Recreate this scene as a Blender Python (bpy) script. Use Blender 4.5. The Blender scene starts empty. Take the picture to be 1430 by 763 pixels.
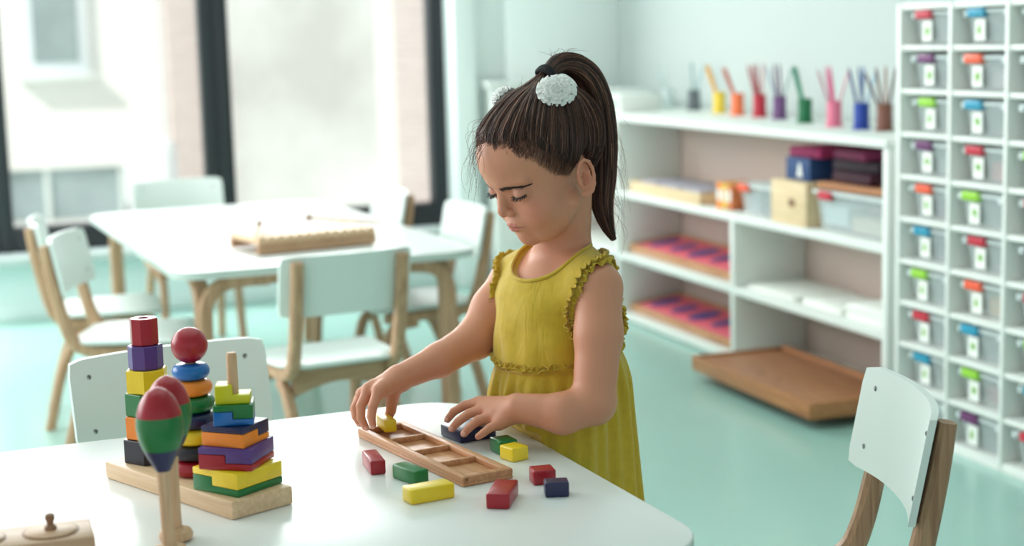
import bpy, bmesh, math, random
import numpy as np
from mathutils import Vector, Matrix
C = bpy.context.scene.collection
SC = bpy.context.scene
R_ = math.radians

# ---------------------------------------------------------------- camera
CF, PITCH, ROLL = 2215.775, R_(8.449), R_(-1.5857)
H = 1.0
cp, sp, cr, sr = math.cos(PITCH), math.sin(PITCH), math.cos(ROLL), math.sin(ROLL)
VR, VU, VD = Vector((1, 0, 0)), Vector((0, sp, cp)), Vector((0, cp, -sp))
cam_r = VR * cr + VU * sr
cam_u = VU * cr - VR * sr
cam = bpy.data.objects.new('camera', bpy.data.cameras.new('camera'))
C.objects.link(cam)
m = Matrix((cam_r, cam_u, -VD)).transposed().to_4x4()
m.translation = Vector((0, 0, H))
cam.matrix_world = m
cam.data.sensor_width = 36
cam.data.lens = CF / 1430 * 36
cam.data.clip_start = .05
cam.data.dof.use_dof = True
cam.data.dof.focus_distance = 2.0
cam.data.dof.aperture_fstop = 3.4
SC.camera = cam

# ---------------------------------------------------------------- light
w = bpy.data.worlds.new('world'); SC.world = w; w.use_nodes = True
wb = w.node_tree.nodes['Background']
wb.inputs[0].default_value = (.97, .98, 1.0, 1)
wb.inputs[1].default_value = .66
def area(name, loc, target, sx, sy, power, col):
    l = bpy.data.lights.new(name, 'AREA'); l.shape = 'RECTANGLE'; l.size = sx; l.size_y = sy
    l.energy = power; l.color = col
    o = bpy.data.objects.new(name, l); C.objects.link(o); o.location = loc
    o.rotation_euler = (Vector(target) - Vector(loc)).to_track_quat('-Z', 'Y').to_euler()
    return o
sun = bpy.data.lights.new('sun', 'SUN'); sun.energy = 3.2; sun.angle = R_(3); sun.color = (1, .97, .92)
so = bpy.data.objects.new('sun', sun); C.objects.link(so); so.rotation_euler = (R_(50), 0, R_(-38))
area('left_window_light', (-3.3, 3.5, 1.5), (-.6, 3.0, .3), 3.4, 1.6, 88, (1, 1, 1))
area('daylight_through_windows', (-1.35, 6.35, 1.80), (-.2, 3.0, .2), 3.0, .8, 125, (.98, 1, 1))
area('added_top_fill', (-.4, 2.6, 2.42), (-.4, 2.6, 0), 2.4, 2.4, 14, (1, 1, .98))  # unseen lamp added under the ceiling as fill from above
SC.view_settings.view_transform = 'Standard'
SC.view_settings.look = 'None'
SC.view_settings.gamma = 1
SC.view_settings.use_curve_mapping = False
SC.view_settings.exposure = 0.24
SC.cycles.max_bounces = 7
SC.cycles.diffuse_bounces = 4
SC.cycles.glossy_bounces = 3
SC.cycles.transparent_max_bounces = 16
SC.cycles.caustics_reflective = False
SC.cycles.caustics_refractive = False

# ---------------------------------------------------------------- room frame: a runs along the right wall towards the camera, b into that wall
YAW = .327995
P0 = Vector((.95024, 3.87355, 0))
DA = Vector((math.sin(YAW), -math.cos(YAW), 0))
DB = Vector((math.cos(YAW), math.sin(YAW), 0))
RZ = YAW - math.pi / 2
def RW(a, b, z=0): return P0 + DA * a + DB * b + Vector((0, 0, z))

# ---------------------------------------------------------------- materials
def lin(c):
    return tuple(((v / 255) / 12.92 if v / 255 <= .04045 else ((v / 255 + .055) / 1.055) ** 2.4) for v in c)
def mat(name, rgb, rough=.5, metal=0, alpha=1, spec=.5, noise=0, nscale=30, bump=0, bscale=200, coat=0, sss=0, trans=0):
    m = bpy.data.materials.new(name); m.use_nodes = True
    nt = m.node_tree; b = nt.nodes['Principled BSDF']
    c = lin(rgb) if max(rgb) > 1 else rgb
    b.inputs['Base Color'].default_value = (*c, 1)
    b.inputs['Roughness'].default_value = rough
    b.inputs['Metallic'].default_value = metal
    b.inputs['Alpha'].default_value = alpha
    b.inputs['Specular IOR Level'].default_value = spec
    b.inputs['Coat Weight'].default_value = coat
    b.inputs['Coat Roughness'].default_value = .15
    b.inputs['Transmission Weight'].default_value = trans
    if noise:
        tc = nt.nodes.new('ShaderNodeTexCoord'); n = nt.nodes.new('ShaderNodeTexNoise')
        n.inputs['Scale'].default_value = nscale; n.inputs['Detail'].default_value = 4
        nt.links.new(tc.outputs['Object'], n.inputs['Vector'])
        r = nt.nodes.new('ShaderNodeValToRGB')
        r.color_ramp.elements[0].position = .3; r.color_ramp.elements[1].position = .7
        r.color_ramp.elements[0].color = (*[v * (1 - noise) for v in c], 1)
        r.color_ramp.elements[1].color = (*[min(1, v * (1 + noise)) for v in c], 1)
        nt.links.new(n.outputs['Fac'], r.inputs['Fac']); nt.links.new(r.outputs['Color'], b.inputs['Base Color'])
    if bump:
        tc = nt.nodes.new('ShaderNodeTexCoord'); n = nt.nodes.new('ShaderNodeTexNoise')
        n.inputs['Scale'].default_value = bscale; n.inputs['Detail'].default_value = 3
        nt.links.new(tc.outputs['Object'], n.inputs['Vector'])
        bp = nt.nodes.new('ShaderNodeBump'); bp.inputs['Strength'].default_value = bump; bp.inputs['Distance'].default_value = .002
        nt.links.new(n.outputs['Fac'], bp.inputs['Height']); nt.links.new(bp.outputs['Normal'], b.inputs['Normal'])
    return m
def wood(name, c1, c2, rough=.5, axis=0, scale=1.0):
    m = bpy.data.materials.new(name); m.use_nodes = True; nt = m.node_tree; b = nt.nodes['Principled BSDF']
    b.inputs['Roughness'].default_value = rough
    tc = nt.nodes.new('ShaderNodeTexCoord'); mp = nt.nodes.new('ShaderNodeMapping')
    s = [90 * scale] * 3; s[axis] = 5 * scale
    mp.inputs['Scale'].default_value = s
    n = nt.nodes.new('ShaderNodeTexNoise'); n.inputs['Scale'].default_value = 1.6; n.inputs['Detail'].default_value = 6; n.inputs['Distortion'].default_value = .6
    r = nt.nodes.new('ShaderNodeValToRGB')
    r.color_ramp.elements[0].position = .32; r.color_ramp.elements[1].position = .68
    r.color_ramp.elements[0].color = (*lin(c2), 1); r.color_ramp.elements[1].color = (*lin(c1), 1)
    nt.links.new(tc.outputs['Object'], mp.inputs['Vector']); nt.links.new(mp.outputs['Vector'], n.inputs['Vector'])
    nt.links.new(n.outputs['Fac'], r.inputs['Fac']); nt.links.new(r.outputs['Color'], b.inputs['Base Color'])
    bp = nt.nodes.new('ShaderNodeBump'); bp.inputs['Strength'].default_value = .15; bp.inputs['Distance'].default_value = .001
    nt.links.new(n.outputs['Fac'], bp.inputs['Height']); nt.links.new(bp.outputs['Normal'], b.inputs['Normal'])
    return m
M = dict(
    white=mat('white_laminate', (226, 236, 232), .38),
    table=mat('white_tabletop', (230, 231, 229), .3),
    edge=mat('tabletop_edge', (190, 204, 196), .5),
    chairw=mat('white_chair_lacquer', (222, 230, 226), .35),
    shelf=mat('white_shelf_laminate', (230, 234, 229), .45),
    shelfin=mat('back_board_shadow_tone', (190, 172, 162), .6),  # brownish shadow of the shelf interior put into the back panel colour
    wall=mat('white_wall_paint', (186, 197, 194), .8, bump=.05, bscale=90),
    bwall=mat('back_wall_paint_with_light', (238, 245, 243), .8),  # back wall colour lightened to make up for weak light on it
    aqua=mat('pale_aqua_paint', (224, 238, 236), .7),
    frame=mat('charcoal_window_frame', (34, 38, 42), .5),
    glass=mat('window_glass', (235, 250, 248), .03, alpha=.10),
    beech=wood('bent_beech', (200, 162, 128), (168, 128, 96), .5, 2),
    beechx=wood('bent_beech_rail', (196, 158, 124), (165, 126, 94), .5, 0),
    dwood=wood('walnut_toned_upright', (158, 118, 90), (120, 86, 64), .5, 2),
    toywood=wood('toy_maple', (226, 196, 160), (208, 174, 136), .45, 0),
    toywood2=wood('toy_maple_peg', (216, 180, 144), (190, 150, 112), .5, 2),
    alder=wood('alder_tray', (208, 156, 114), (178, 122, 84), .42, 0),
    tray=wood('brown_wooden_tray', (176, 122, 86), (150, 98, 66), .4, 0),
    traye=wood('brown_wooden_tray_rim', (186, 128, 80), (156, 100, 60), .45, 0),
    pale=wood('pale_plywood', (228, 206, 168), (212, 186, 144), .5, 0),
    knob=wood('knob_block_wood', (204, 166, 134), (180, 140, 108), .45, 0),
    steel=mat('steel_screw', (120, 125, 125), .35, 1),
    dark=mat('dark_slot', (40, 44, 46), .6),
    plastic=mat('clear_plastic', (225, 235, 235), .25, alpha=.30),
    lid=mat('milky_plastic_lid', (232, 242, 242), .3, alpha=.72),
    card=mat('white_card', (242, 244, 238), .7),
    leaf=mat('green_print', (120, 175, 60), .7),
    red=mat('red_lacquer', (158, 16, 34), .32, coat=.05, noise=.06, nscale=60),
    green=mat('green_lacquer', (8, 110, 50), .34, coat=.05, noise=.06, nscale=60),
    yellow=mat('yellow_lacquer', (234, 202, 36), .34, coat=.05, noise=.04, nscale=60),
    lime=mat('lime_yellow_lacquer', (204, 200, 20), .35, noise=.04),
    orange=mat('orange_lacquer', (238, 134, 40), .35, noise=.04),
    navy=mat('navy_lacquer', (24, 29, 72), .34, coat=.05, noise=.06, nscale=60),
    black=mat('dark_indigo_lacquer', (30, 26, 40), .36, coat=.05),
    purple=mat('purple_lacquer', (82, 54, 124), .38, noise=.05),
    blue=mat('blue_lacquer', (16, 104, 180), .3, coat=.05),
    pink=mat('pink_card', (232, 104, 124), .5),
    insetblue=mat('blue_inset', (48, 66, 140), .4),
)

# ---------------------------------------------------------------- helpers
def setp(o, label=None, cat=None, group=None, kind=None):
    if label: o['label'] = label
    if cat: o['category'] = cat
    if group: o['group'] = group
    if kind: o['kind'] = kind
    return o
def thing(name, loc, rz, label, cat, group=None, kind=None):
    o = bpy.data.objects.new(name, None); C.objects.link(o); o.empty_display_size = .05
    o.location = loc; o.rotation_euler = (0, 0, rz)
    return setp(o, label, cat, group, kind)
def place(o, loc, rz): o.location = loc; o.rotation_euler = (0, 0, rz); return o
def mesh_obj(name, me, mt, parent=None, label=None):
    for x in (mt if isinstance(mt, (list, tuple)) else [mt]): me.materials.append(x)
    o = bpy.data.objects.new(name, me); C.objects.link(o)
    if parent: o.parent = parent
    if label: o['label'] = label
    return o
def from_bm(name, bm, mt, parent=None, label=None, smooth=None):
    me = bpy.data.meshes.new(name); bm.normal_update(); bm.to_mesh(me); bm.free()
    if smooth is not None:
        me.polygons.foreach_set('use_smooth', [True] * len(me.polygons))
        me.set_sharp_from_angle(angle=R_(smooth))
    return mesh_obj(name, me, mt, parent, label)
def box_bm(bm, c, s, bev=0, rot=None, seg=2):
    t = bmesh.new(); bmesh.ops.create_cube(t, size=1)
    bmesh.ops.scale(t, vec=s, verts=t.verts)
    if bev:
        bmesh.ops.bevel(t, geom=list(t.edges), offset=bev, segments=seg, profile=.5, affect='EDGES')
    M4 = Matrix.Translation(c) @ (rot.to_4x4() if rot else Matrix())
    bmesh.ops.transform(t, matrix=M4, verts=t.verts)
    merge(bm, t)
def merge(bm, t):
    me = bpy.data.meshes.new('tmp'); t.to_mesh(me); t.free(); bm.from_mesh(me); bpy.data.meshes.remove(me)
def box(name, c, s, mt, parent=None, bev=.002, rot=None, label=None):
    bm = bmesh.new(); box_bm(bm, c, s, bev, rot)
    return from_bm(name, bm, mt, parent, label, 35)
def lathe(name, prof, mt, parent=None, n=32, center=(0, 0, 0), rot=None, label=None, smooth=40):
    bm = bmesh.new(); rings = []
    for r, z in prof:
        if r < 1e-6: rings.append([bm.verts.new((0, 0, z))])
        else: rings.append([bm.verts.new((r * math.cos(2 * math.pi * i / n), r * math.sin(2 * math.pi * i / n), z)) for i in range(n)])
    for A, B in zip(rings, rings[1:]):
        for i in range(n):
            j = (i + 1) % n
            if len(A) == 1 and len(B) == 1: continue
            if len(A) == 1: bm.faces.new((A[0], B[j], B[i]))
            elif len(B) == 1: bm.faces.new((A[i], A[j], B[0]))
            else: bm.faces.new((A[i], A[j], B[j], B[i]))
    if len(rings[0]) > 1: bm.faces.new(list(reversed(rings[0])))
    if len(rings[-1]) > 1: bm.faces.new(rings[-1])
    M4 = Matrix.Translation(center) @ (rot.to_4x4() if rot else Matrix())
    bmesh.ops.transform(bm, matrix=M4, verts=bm.verts)
    bmesh.ops.recalc_face_normals(bm, faces=bm.faces)
    return from_bm(name, bm, mt, parent, label, smooth)
def prism(name, pts, z0, z1, mt, parent=None, bev=.0015, axis='z', label=None, center=(0, 0, 0), rot=None, seg=2):
    """extrude a 2-D outline between z0 and z1"""
    bm = bmesh.new(); lo = [bm.verts.new((x, y, z0)) for x, y in pts]; hi = [bm.verts.new((x, y, z1)) for x, y in pts]
    n = len(pts); bm.faces.new(list(reversed(lo))); bm.faces.new(hi)
    for i in range(n): bm.faces.new((lo[i], lo[(i + 1) % n], hi[(i + 1) % n], hi[i]))
    bmesh.ops.recalc_face_normals(bm, faces=bm.faces)
    if bev:
        ed = [e for e in bm.edges if len(e.link_faces) == 2 and e.calc_face_angle(0) > R_(30)]
        bmesh.ops.bevel(bm, geom=ed, offset=bev, segments=seg, profile=.5, affect='EDGES')
    M4 = Matrix.Translation(center) @ (rot.to_4x4() if rot else Matrix())
    bmesh.ops.transform(bm, matrix=M4, verts=bm.verts)
    return from_bm(name, bm, mt, parent, label, 35)
def sweep_bm(bm, path, w, t, side, n_round=0):
    """sweep a w x t rectangle along path; 'side' is the fixed width axis"""
    side = Vector(side).normalized(); path = [Vector(p) for p in path]; rings = []
    for i, p in enumerate(path):
        a = path[max(0, i - 1)]; b = path[min(len(path) - 1, i + 1)]
        tg = (b - a).normalized(); nr = tg.cross(side).normalized()
        ww = w[i] if isinstance(w, (list, tuple)) else w; tt = t[i] if isinstance(t, (list, tuple)) else t
        c = .22 * min(ww, tt)
        ring = []
        for sx, sy in ((-1, -1), (1, -1), (1, 1), (-1, 1)):
            k = [(sx * (ww / 2 - c), sy * tt / 2), (sx * ww / 2, sy * (tt / 2 - c))]
            if sx * sy > 0: k.reverse()
            ring += k
        rings.append([bm.verts.new(p + side * x + nr * y) for x, y in ring])
    for A, B in zip(rings, rings[1:]):
        for i in range(8): bm.faces.new((A[i], A[(i + 1) % 8], B[(i + 1) % 8], B[i]))
    bm.faces.new(list(reversed(rings[0]))); bm.faces.new(rings[-1])
    bmesh.ops.recalc_face_normals(bm, faces=bm.faces)
def bez(pts, n=8):
    """smooth path through points (Catmull-Rom)"""
    P = [Vector(p) for p in pts]; P = [P[0] * 2 - P[1]] + P + [P[-1] * 2 - P[-2]]; out = []
    for i in range(1, len(P) - 2):
        for k in range(n):
            t = k / n; a, b, c, d = P[i - 1], P[i], P[i + 1], P[i + 2]
            out.append(.5 * ((2 * b) + (c - a) * t + (2 * a - 5 * b + 4 * c - d) * t * t + (3 * b - 3 * c + d - a) * t ** 3))
    out.append(P[-2]); return out
def tube_bm(bm, path, r, n=8):
    path = [Vector(p) for p in path]; rings = []
    up = Vector((0, 0, 1))
    tg0 = (path[1] - path[0]).normalized()
    nr = tg0.orthogonal().normalized()
    for i, p in enumerate(path):
        tg = (path[min(len(path) - 1, i + 1)] - path[max(0, i - 1)]).normalized()
        nr = (nr - tg * nr.dot(tg)).normalized(); bn = tg.cross(nr)
        rr = r[i] if isinstance(r, (list, tuple)) else r
        rings.append([bm.verts.new(p + (nr * math.cos(2 * math.pi * k / n) + bn * math.sin(2 * math.pi * k / n)) * rr) for k in range(n)])
    for A, B in zip(rings, rings[1:]):
        for i in range(n): bm.faces.new((A[i], A[(i + 1) % n], B[(i + 1) % n], B[i]))
    bm.faces.new(list(reversed(rings[0]))); bm.faces.new(rings[-1])
    bmesh.ops.recalc_face_normals(bm, faces=bm.faces)
def copy_tree(o, loc, rz, label=None, parent=None):
    c = o.copy(); C.objects.link(c)
    if parent: c.parent = parent
    else: c.location = loc; c.rotation_euler = (0, 0, rz)
    if label: c['label'] = label
    for ch in o.children: copy_tree(ch, None, None, None, c)
    return c
def rrect(w, d, r, n=6):
    pts = []
    for cx, cy, a0 in ((w / 2 - r, d / 2 - r, 0), (-w / 2 + r, d / 2 - r, 90), (-w / 2 + r, -d / 2 + r, 180), (w / 2 - r, -d / 2 + r, 270)):
        for k in range(n + 1):
            a = R_(a0 + 90 * k / n); pts.append((cx + r * math.cos(a), cy + r * math.sin(a)))
    return pts
def struct(o): o['kind'] = 'structure'; return o

# ================================================================ SETTING
def rbox(name, a0, a1, b0, b1, z0, z1, mt, bev=.003, parent=None):
    """a block given in room coordinates, as its own structure"""
    c = RW((a0 + a1) / 2, (b0 + b1) / 2, (z0 + z1) / 2)
    o = box(name, (0, 0, 0), (a1 - a0, b1 - b0, z1 - z0), mt, None, bev)
    o.location = c; o.rotation_euler = (0, 0, RZ)
    return struct(o)
# floor
fm = bpy.data.materials.new('aqua_linoleum'); fm.use_nodes = True
nt = fm.node_tree; b = nt.nodes['Principled BSDF']
tc = nt.nodes.new('ShaderNodeTexCoord'); n1 = nt.nodes.new('ShaderNodeTexNoise'); n1.inputs['Scale'].default_value = 2.5; n1.inputs['Detail'].default_value = 8
r1 = nt.nodes.new('ShaderNodeValToRGB')
r1.color_ramp.elements[0].color = (*lin((156, 197, 187)), 1); r1.color_ramp.elements[1].color = (*lin((166, 207, 197)), 1)
nt.links.new(tc.outputs['Object'], n1.inputs['Vector']); nt.links.new(n1.outputs['Fac'], r1.inputs['Fac']); nt.links.new(r1.outputs['Color'], b.inputs['Base Color'])
b.inputs['Roughness'].default_value = .24; b.inputs['Specular IOR Level'].default_value = .7
FLOORMAT = fm
rbox('floor', -2.95, 6.2, -4.6, .45, -.1, 0, fm, 0)
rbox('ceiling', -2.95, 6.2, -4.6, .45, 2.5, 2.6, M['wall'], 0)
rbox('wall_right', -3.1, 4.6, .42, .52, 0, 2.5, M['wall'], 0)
A0 = -2.808
rbox('wall_back', A0 - .2, A0, -4.6, -.303, 0, .25, M['aqua'], 0)
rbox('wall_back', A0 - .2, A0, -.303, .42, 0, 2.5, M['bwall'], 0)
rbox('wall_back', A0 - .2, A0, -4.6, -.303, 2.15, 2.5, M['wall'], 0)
rbox('wall_back', A0, A0 + .07, -.29, -.2, 0, 2.5, M['bwall'])
rbox('wall_back', A0, A0 + .07, -.06, .42, 0, 2.5, M['bwall'])
rbox('trim_1', A0, A0 + .10, -4.6, -.303, .215, .245, M['wall'])
rbox('baseboard_back', A0, A0 + .012, -4.6, -.29, 0, .05, M['aqua'])
# windows
def window(name, b0, b1, fl, fr):
    t = thing(name, RW(A0 - .06, 0, 0), RZ, None, None, None, 'structure')
    z0, z1 = .25, 2.15
    def fb(y0, y1, za, zb): box('window_frame', (0, (y0 + y1) / 2, (za + zb) / 2), (.09, y1 - y0, zb - za), M['frame'], t, .006)
    fb(b0, b0 + fl, z0, z1); fb(b1 - fr, b1, z0, z1); fb(b0 + fl, b1 - fr, z0, z0 + .092); fb(b0 + fl, b1 - fr, z1 - .09, z1)
    box('window_pane', (-.01, (b0 + b1) / 2, (z0 + z1) / 2), (.012, b1 - b0 - .02, z1 - z0 - .02), M['glass'], t, 0)
    return t
window('window_1', -3.32, -2.06, .06, .058)
window('window_2', -2.06, -1.222, .056, .057)
window('window_3', -1.222, -.303, .055, .06)

# ---------------------------------------------------------------- outside
ext_ground = mat('pale_paving', (214, 216, 212), .9, noise=.05, nscale=4)
rbox('courtyard_ground', -26, -3.0, -12, 8, -1.3, -1.2, ext_ground, 0)
fac = thing('building', RW(-18, 0, -1.2), RZ, 'white rendered building seen through the left window', 'building')
fw_ = mat('white_render', (240, 242, 236), .9, noise=.02, nscale=3)
box('facade', (-.2, -4.3, 3.6), (.3, 9.3, 5.85), fw_, fac, 0)
glz = mat('grey_glazing', (150, 166, 168), .2, noise=.25, nscale=1.2)
box('glazed_base', (-.25, -4.3, .34), (.2, 9.2, .68), glz, fac, 0)
for yy in (-3.2, -2.2, -1.2, -.25): box('mullion', (-.12, yy, .34), (.06, .06, .68), M['white'], fac, 0)
wf = box('window', (0, -1.0, 2.85), (.12, .84, 1.9), mat('white_upvc', (226, 236, 240), .4), fac, .01)
box('pane', (.065, -.98, 2.85), (.03, .56, 1.62), mat('dim_pane', (120, 134, 134), .2, noise=.3, nscale=1.5), wf, 0)
box('sill', (.10, -1.0, 1.86), (.24, .98, .09), M['white'], fac, .01)
# brick pier
def brickmat(name, c1, c2, c3):
    m = bpy.data.materials.new(name); m.use_nodes = True; nt = m.node_tree; b = nt.nodes['Principled BSDF']; b.inputs['Roughness'].default_value = .9
    tc = nt.nodes.new('ShaderNodeTexCoord'); mp = nt.nodes.new('ShaderNodeMapping'); mp.inputs['Rotation'].default_value = (math.pi / 2, 0, math.pi / 2)
    mp.vector_type = 'POINT'
    br = nt.nodes.new('ShaderNodeTexBrick'); br.inputs['Scale'].default_value = 1
    br.inputs['Brick Width'].default_value = .21; br.inputs['Row Height'].default_value = .07; br.inputs['Mortar Size'].default_value = .008
    br.inputs['Color1'].default_value = (*lin(c1), 1); br.inputs['Color2'].default_value = (*lin(c2), 1); br.inputs['Mortar'].default_value = (*lin(c3), 1)
    sx = nt.nodes.new('ShaderNodeSeparateXYZ'); cx = nt.nodes.new('ShaderNodeCombineXYZ')
    nt.links.new(tc.outputs['Object'], sx.inputs[0]); nt.links.new(sx.outputs['Y'], cx.inputs['X']); nt.links.new(sx.outputs['Z'], cx.inputs['Y'])
    nt.links.new(cx.outputs[0], br.inputs['Vector']); nt.links.new(br.outputs['Color'], b.inputs['Base Color'])
    return m
bp_ = thing('brick_pier', RW(-17, .52, -1.2), RZ, 'pale red brick pier beside the white building', 'wall')
box('brickwork', (0, 0, 3.4), (.5, .46, 6.8), brickmat('worn_pink_brick', (214, 190, 182), (200, 174, 164), (222, 216, 212)), bp_, 0)
box('drainpipe', (.2, .30, 3.4), (.1, .10, 6.8), M['white'], bp_, .02)
conc = bpy.data.materials.new('weathered_concrete'); conc.use_nodes = True; nt = conc.node_tree; b = nt.nodes['Principled BSDF']; b.inputs['Roughness'].default_value = .9
tc = nt.nodes.new('ShaderNodeTexCoord'); n1 = nt.nodes.new('ShaderNodeTexNoise'); n1.inputs['Scale'].default_value = .8; n1.inputs['Detail'].default_value = 5
r1 = nt.nodes.new('ShaderNodeValToRGB'); r1.color_ramp.elements[0].position = .35; r1.color_ramp.elements[1].position = .62
r1.color_ramp.elements[0].color = (*lin((196, 194, 188)), 1); r1.color_ramp.elements[1].color = (*lin((232, 236, 230)), 1)
nt.links.new(tc.outputs['Object'], n1.inputs['Vector']); nt.links.new(n1.outputs['Fac'], r1.inputs['Fac']); nt.links.new(r1.outputs['Color'], b.inputs['Base Color'])
cw_ = thing('concrete_wall', RW(-13, .69, -1.2), RZ, 'pale weathered concrete wall filling the right window', 'wall')
box('concrete_panel', (0, .49, 3), (.3, 1.5, 6), conc, cw_, 0)
box('concrete_panel', (.02, 1.34, 3), (.3, .19, 6), fw_, cw_, 0)
bp2 = thing('brick_wall', RW(-12.95, 2.7, -1.2), RZ, 'pale brick wall strip at the right edge of the window', 'wall')
box('brickwork', (0, .1, 3), (.3, 1.35, 6), brickmat('pale_brick', (222, 202, 196), (210, 190, 182), (222, 218, 214)), bp2, 0)
van = thing('van', RW(-15, -.20, -1.2), RZ, 'white rounded vehicle parked outside the left window', 'vehicle')
bm = bmesh.new(); box_bm(bm, (0, 0, .72), (1.6, .46, 1.05), .18, seg=4); from_bm('body', bm, mat('white_car_paint', (244, 247, 247), .3), van, None, 40)
for s in (-.5, .5): lathe('wheel', [(0, -.05), (.2, -.05), (.22, -.03), (.22, .03), (.2, .05), (0, .05)], M['dark'], van, 20, (s, -.2, .22), Matrix.Rotation(R_(90), 3, 'X'))

# ================================================================ CUBBY UNIT
CW, RH, ZT, TH = .21187, .103634, 1.05225, .012
cub = thing('cubby_shelf', RW(0, 0, 0), RZ, 'tall white pigeonhole shelf unit at the right edge, full of clear boxes', 'shelf')
NC = 4; DEP = .30
for i in range(NC + 1): box('divider' if 0 < i < NC else 'side_panel', (i * CW, DEP / 2, (ZT) / 2), (TH if i else TH * 1.3, DEP, ZT), M['shelf'], cub, .001)
for k in range(11):
    for i in range(NC):
        box('shelf_board' , ((i + .5) * CW, DEP / 2 + .001, ZT - k * RH if k else ZT - .006), (CW - TH, DEP - .004, TH if k else TH * 1.2), M['shelf'], cub, .001)
box('plinth', (NC * CW / 2, DEP / 2, .006), (NC * CW, DEP - .002, .014), M['shelf'], cub, .001)
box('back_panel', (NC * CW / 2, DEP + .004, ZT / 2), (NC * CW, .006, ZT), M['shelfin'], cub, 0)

clipc = dict(red=mat('red_clip', (196, 36, 60), .4), purple=mat('purple_clip', (108, 48, 104), .4), lime=mat('lime_clip', (150, 208, 60), .4),
             orange=mat('orange_clip', (240, 94, 58), .4), blue=mat('blue_clip', (30, 150, 184), .4))
cols = (('red', 'purple', 'lime', 'purple', 'orange', 'blue', 'lime', 'red', 'blue', 'orange'),
        ('blue', 'orange', 'blue', 'red', 'lime', 'red', 'orange', 'blue', 'lime', 'purple'),
        ('lime', 'red', 'blue', 'lime', 'orange', 'purple', 'red', 'lime', 'blue', 'red'))
ordn = ('top', 'second', 'third', 'fourth', 'fifth', 'sixth', 'seventh', 'eighth', 'ninth', 'lowest')
coln = ('left', 'middle', 'right')
contents = {(0, 1): ('dark', (40, 44, 60)), (0, 4): ('dark', (80, 70, 90)), (0, 5): ('dark', (50, 56, 90)), (1, 0): ('dark', (60, 100, 96)), (1, 3): ('x', (206, 90, 100)), (1, 6): ('x', (220, 160, 60)),
            (1, 8): ('x', (170, 70, 90)), (0, 3): ('x', (150, 160, 160)), (1, 1): ('x', (170, 150, 160))}
random.seed(5)
def crate_mesh(w, d, h):
    bm = bmesh.new()
    T = .004; tp = .92
    def quadbox(pts_lo, pts_hi): pass
    o = rrect(w * tp, d * .9, .008, 3); O = rrect(w, d, .008, 3)
    n = len(o)
    lo = [bm.verts.new((x, y, 0)) for x, y in o]; hi = [bm.verts.new((x, y, h)) for x, y in O]
    loi = [bm.verts.new((x * .96, y * .96, .003)) for x, y in o]; hii = [bm.verts.new((x * .965, y * .965, h)) for x, y in O]
    for i in range(n):
        j = (i + 1) % n
        bm.faces.new((lo[i], lo[j], hi[j], hi[i])); bm.faces.new((hi[i], hi[j], hii[j], hii[i])); bm.faces.new((hii[i], hii[j], loi[j], loi[i]))
    bm.faces.new(list(reversed(lo))); bm.faces.new(loi)
    bmesh.ops.recalc_face_normals(bm, faces=bm.faces)
    me = bpy.data.meshes.new('box_body'); bm.to_mesh(me); bm.free(); me.materials.append(M['plastic']); return me
BW, BD, BH = .158, .20, .0705
cm = crate_mesh(BW, BD, BH)
lidme = None; cardme = None; picmes = []; clipme = {}
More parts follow.
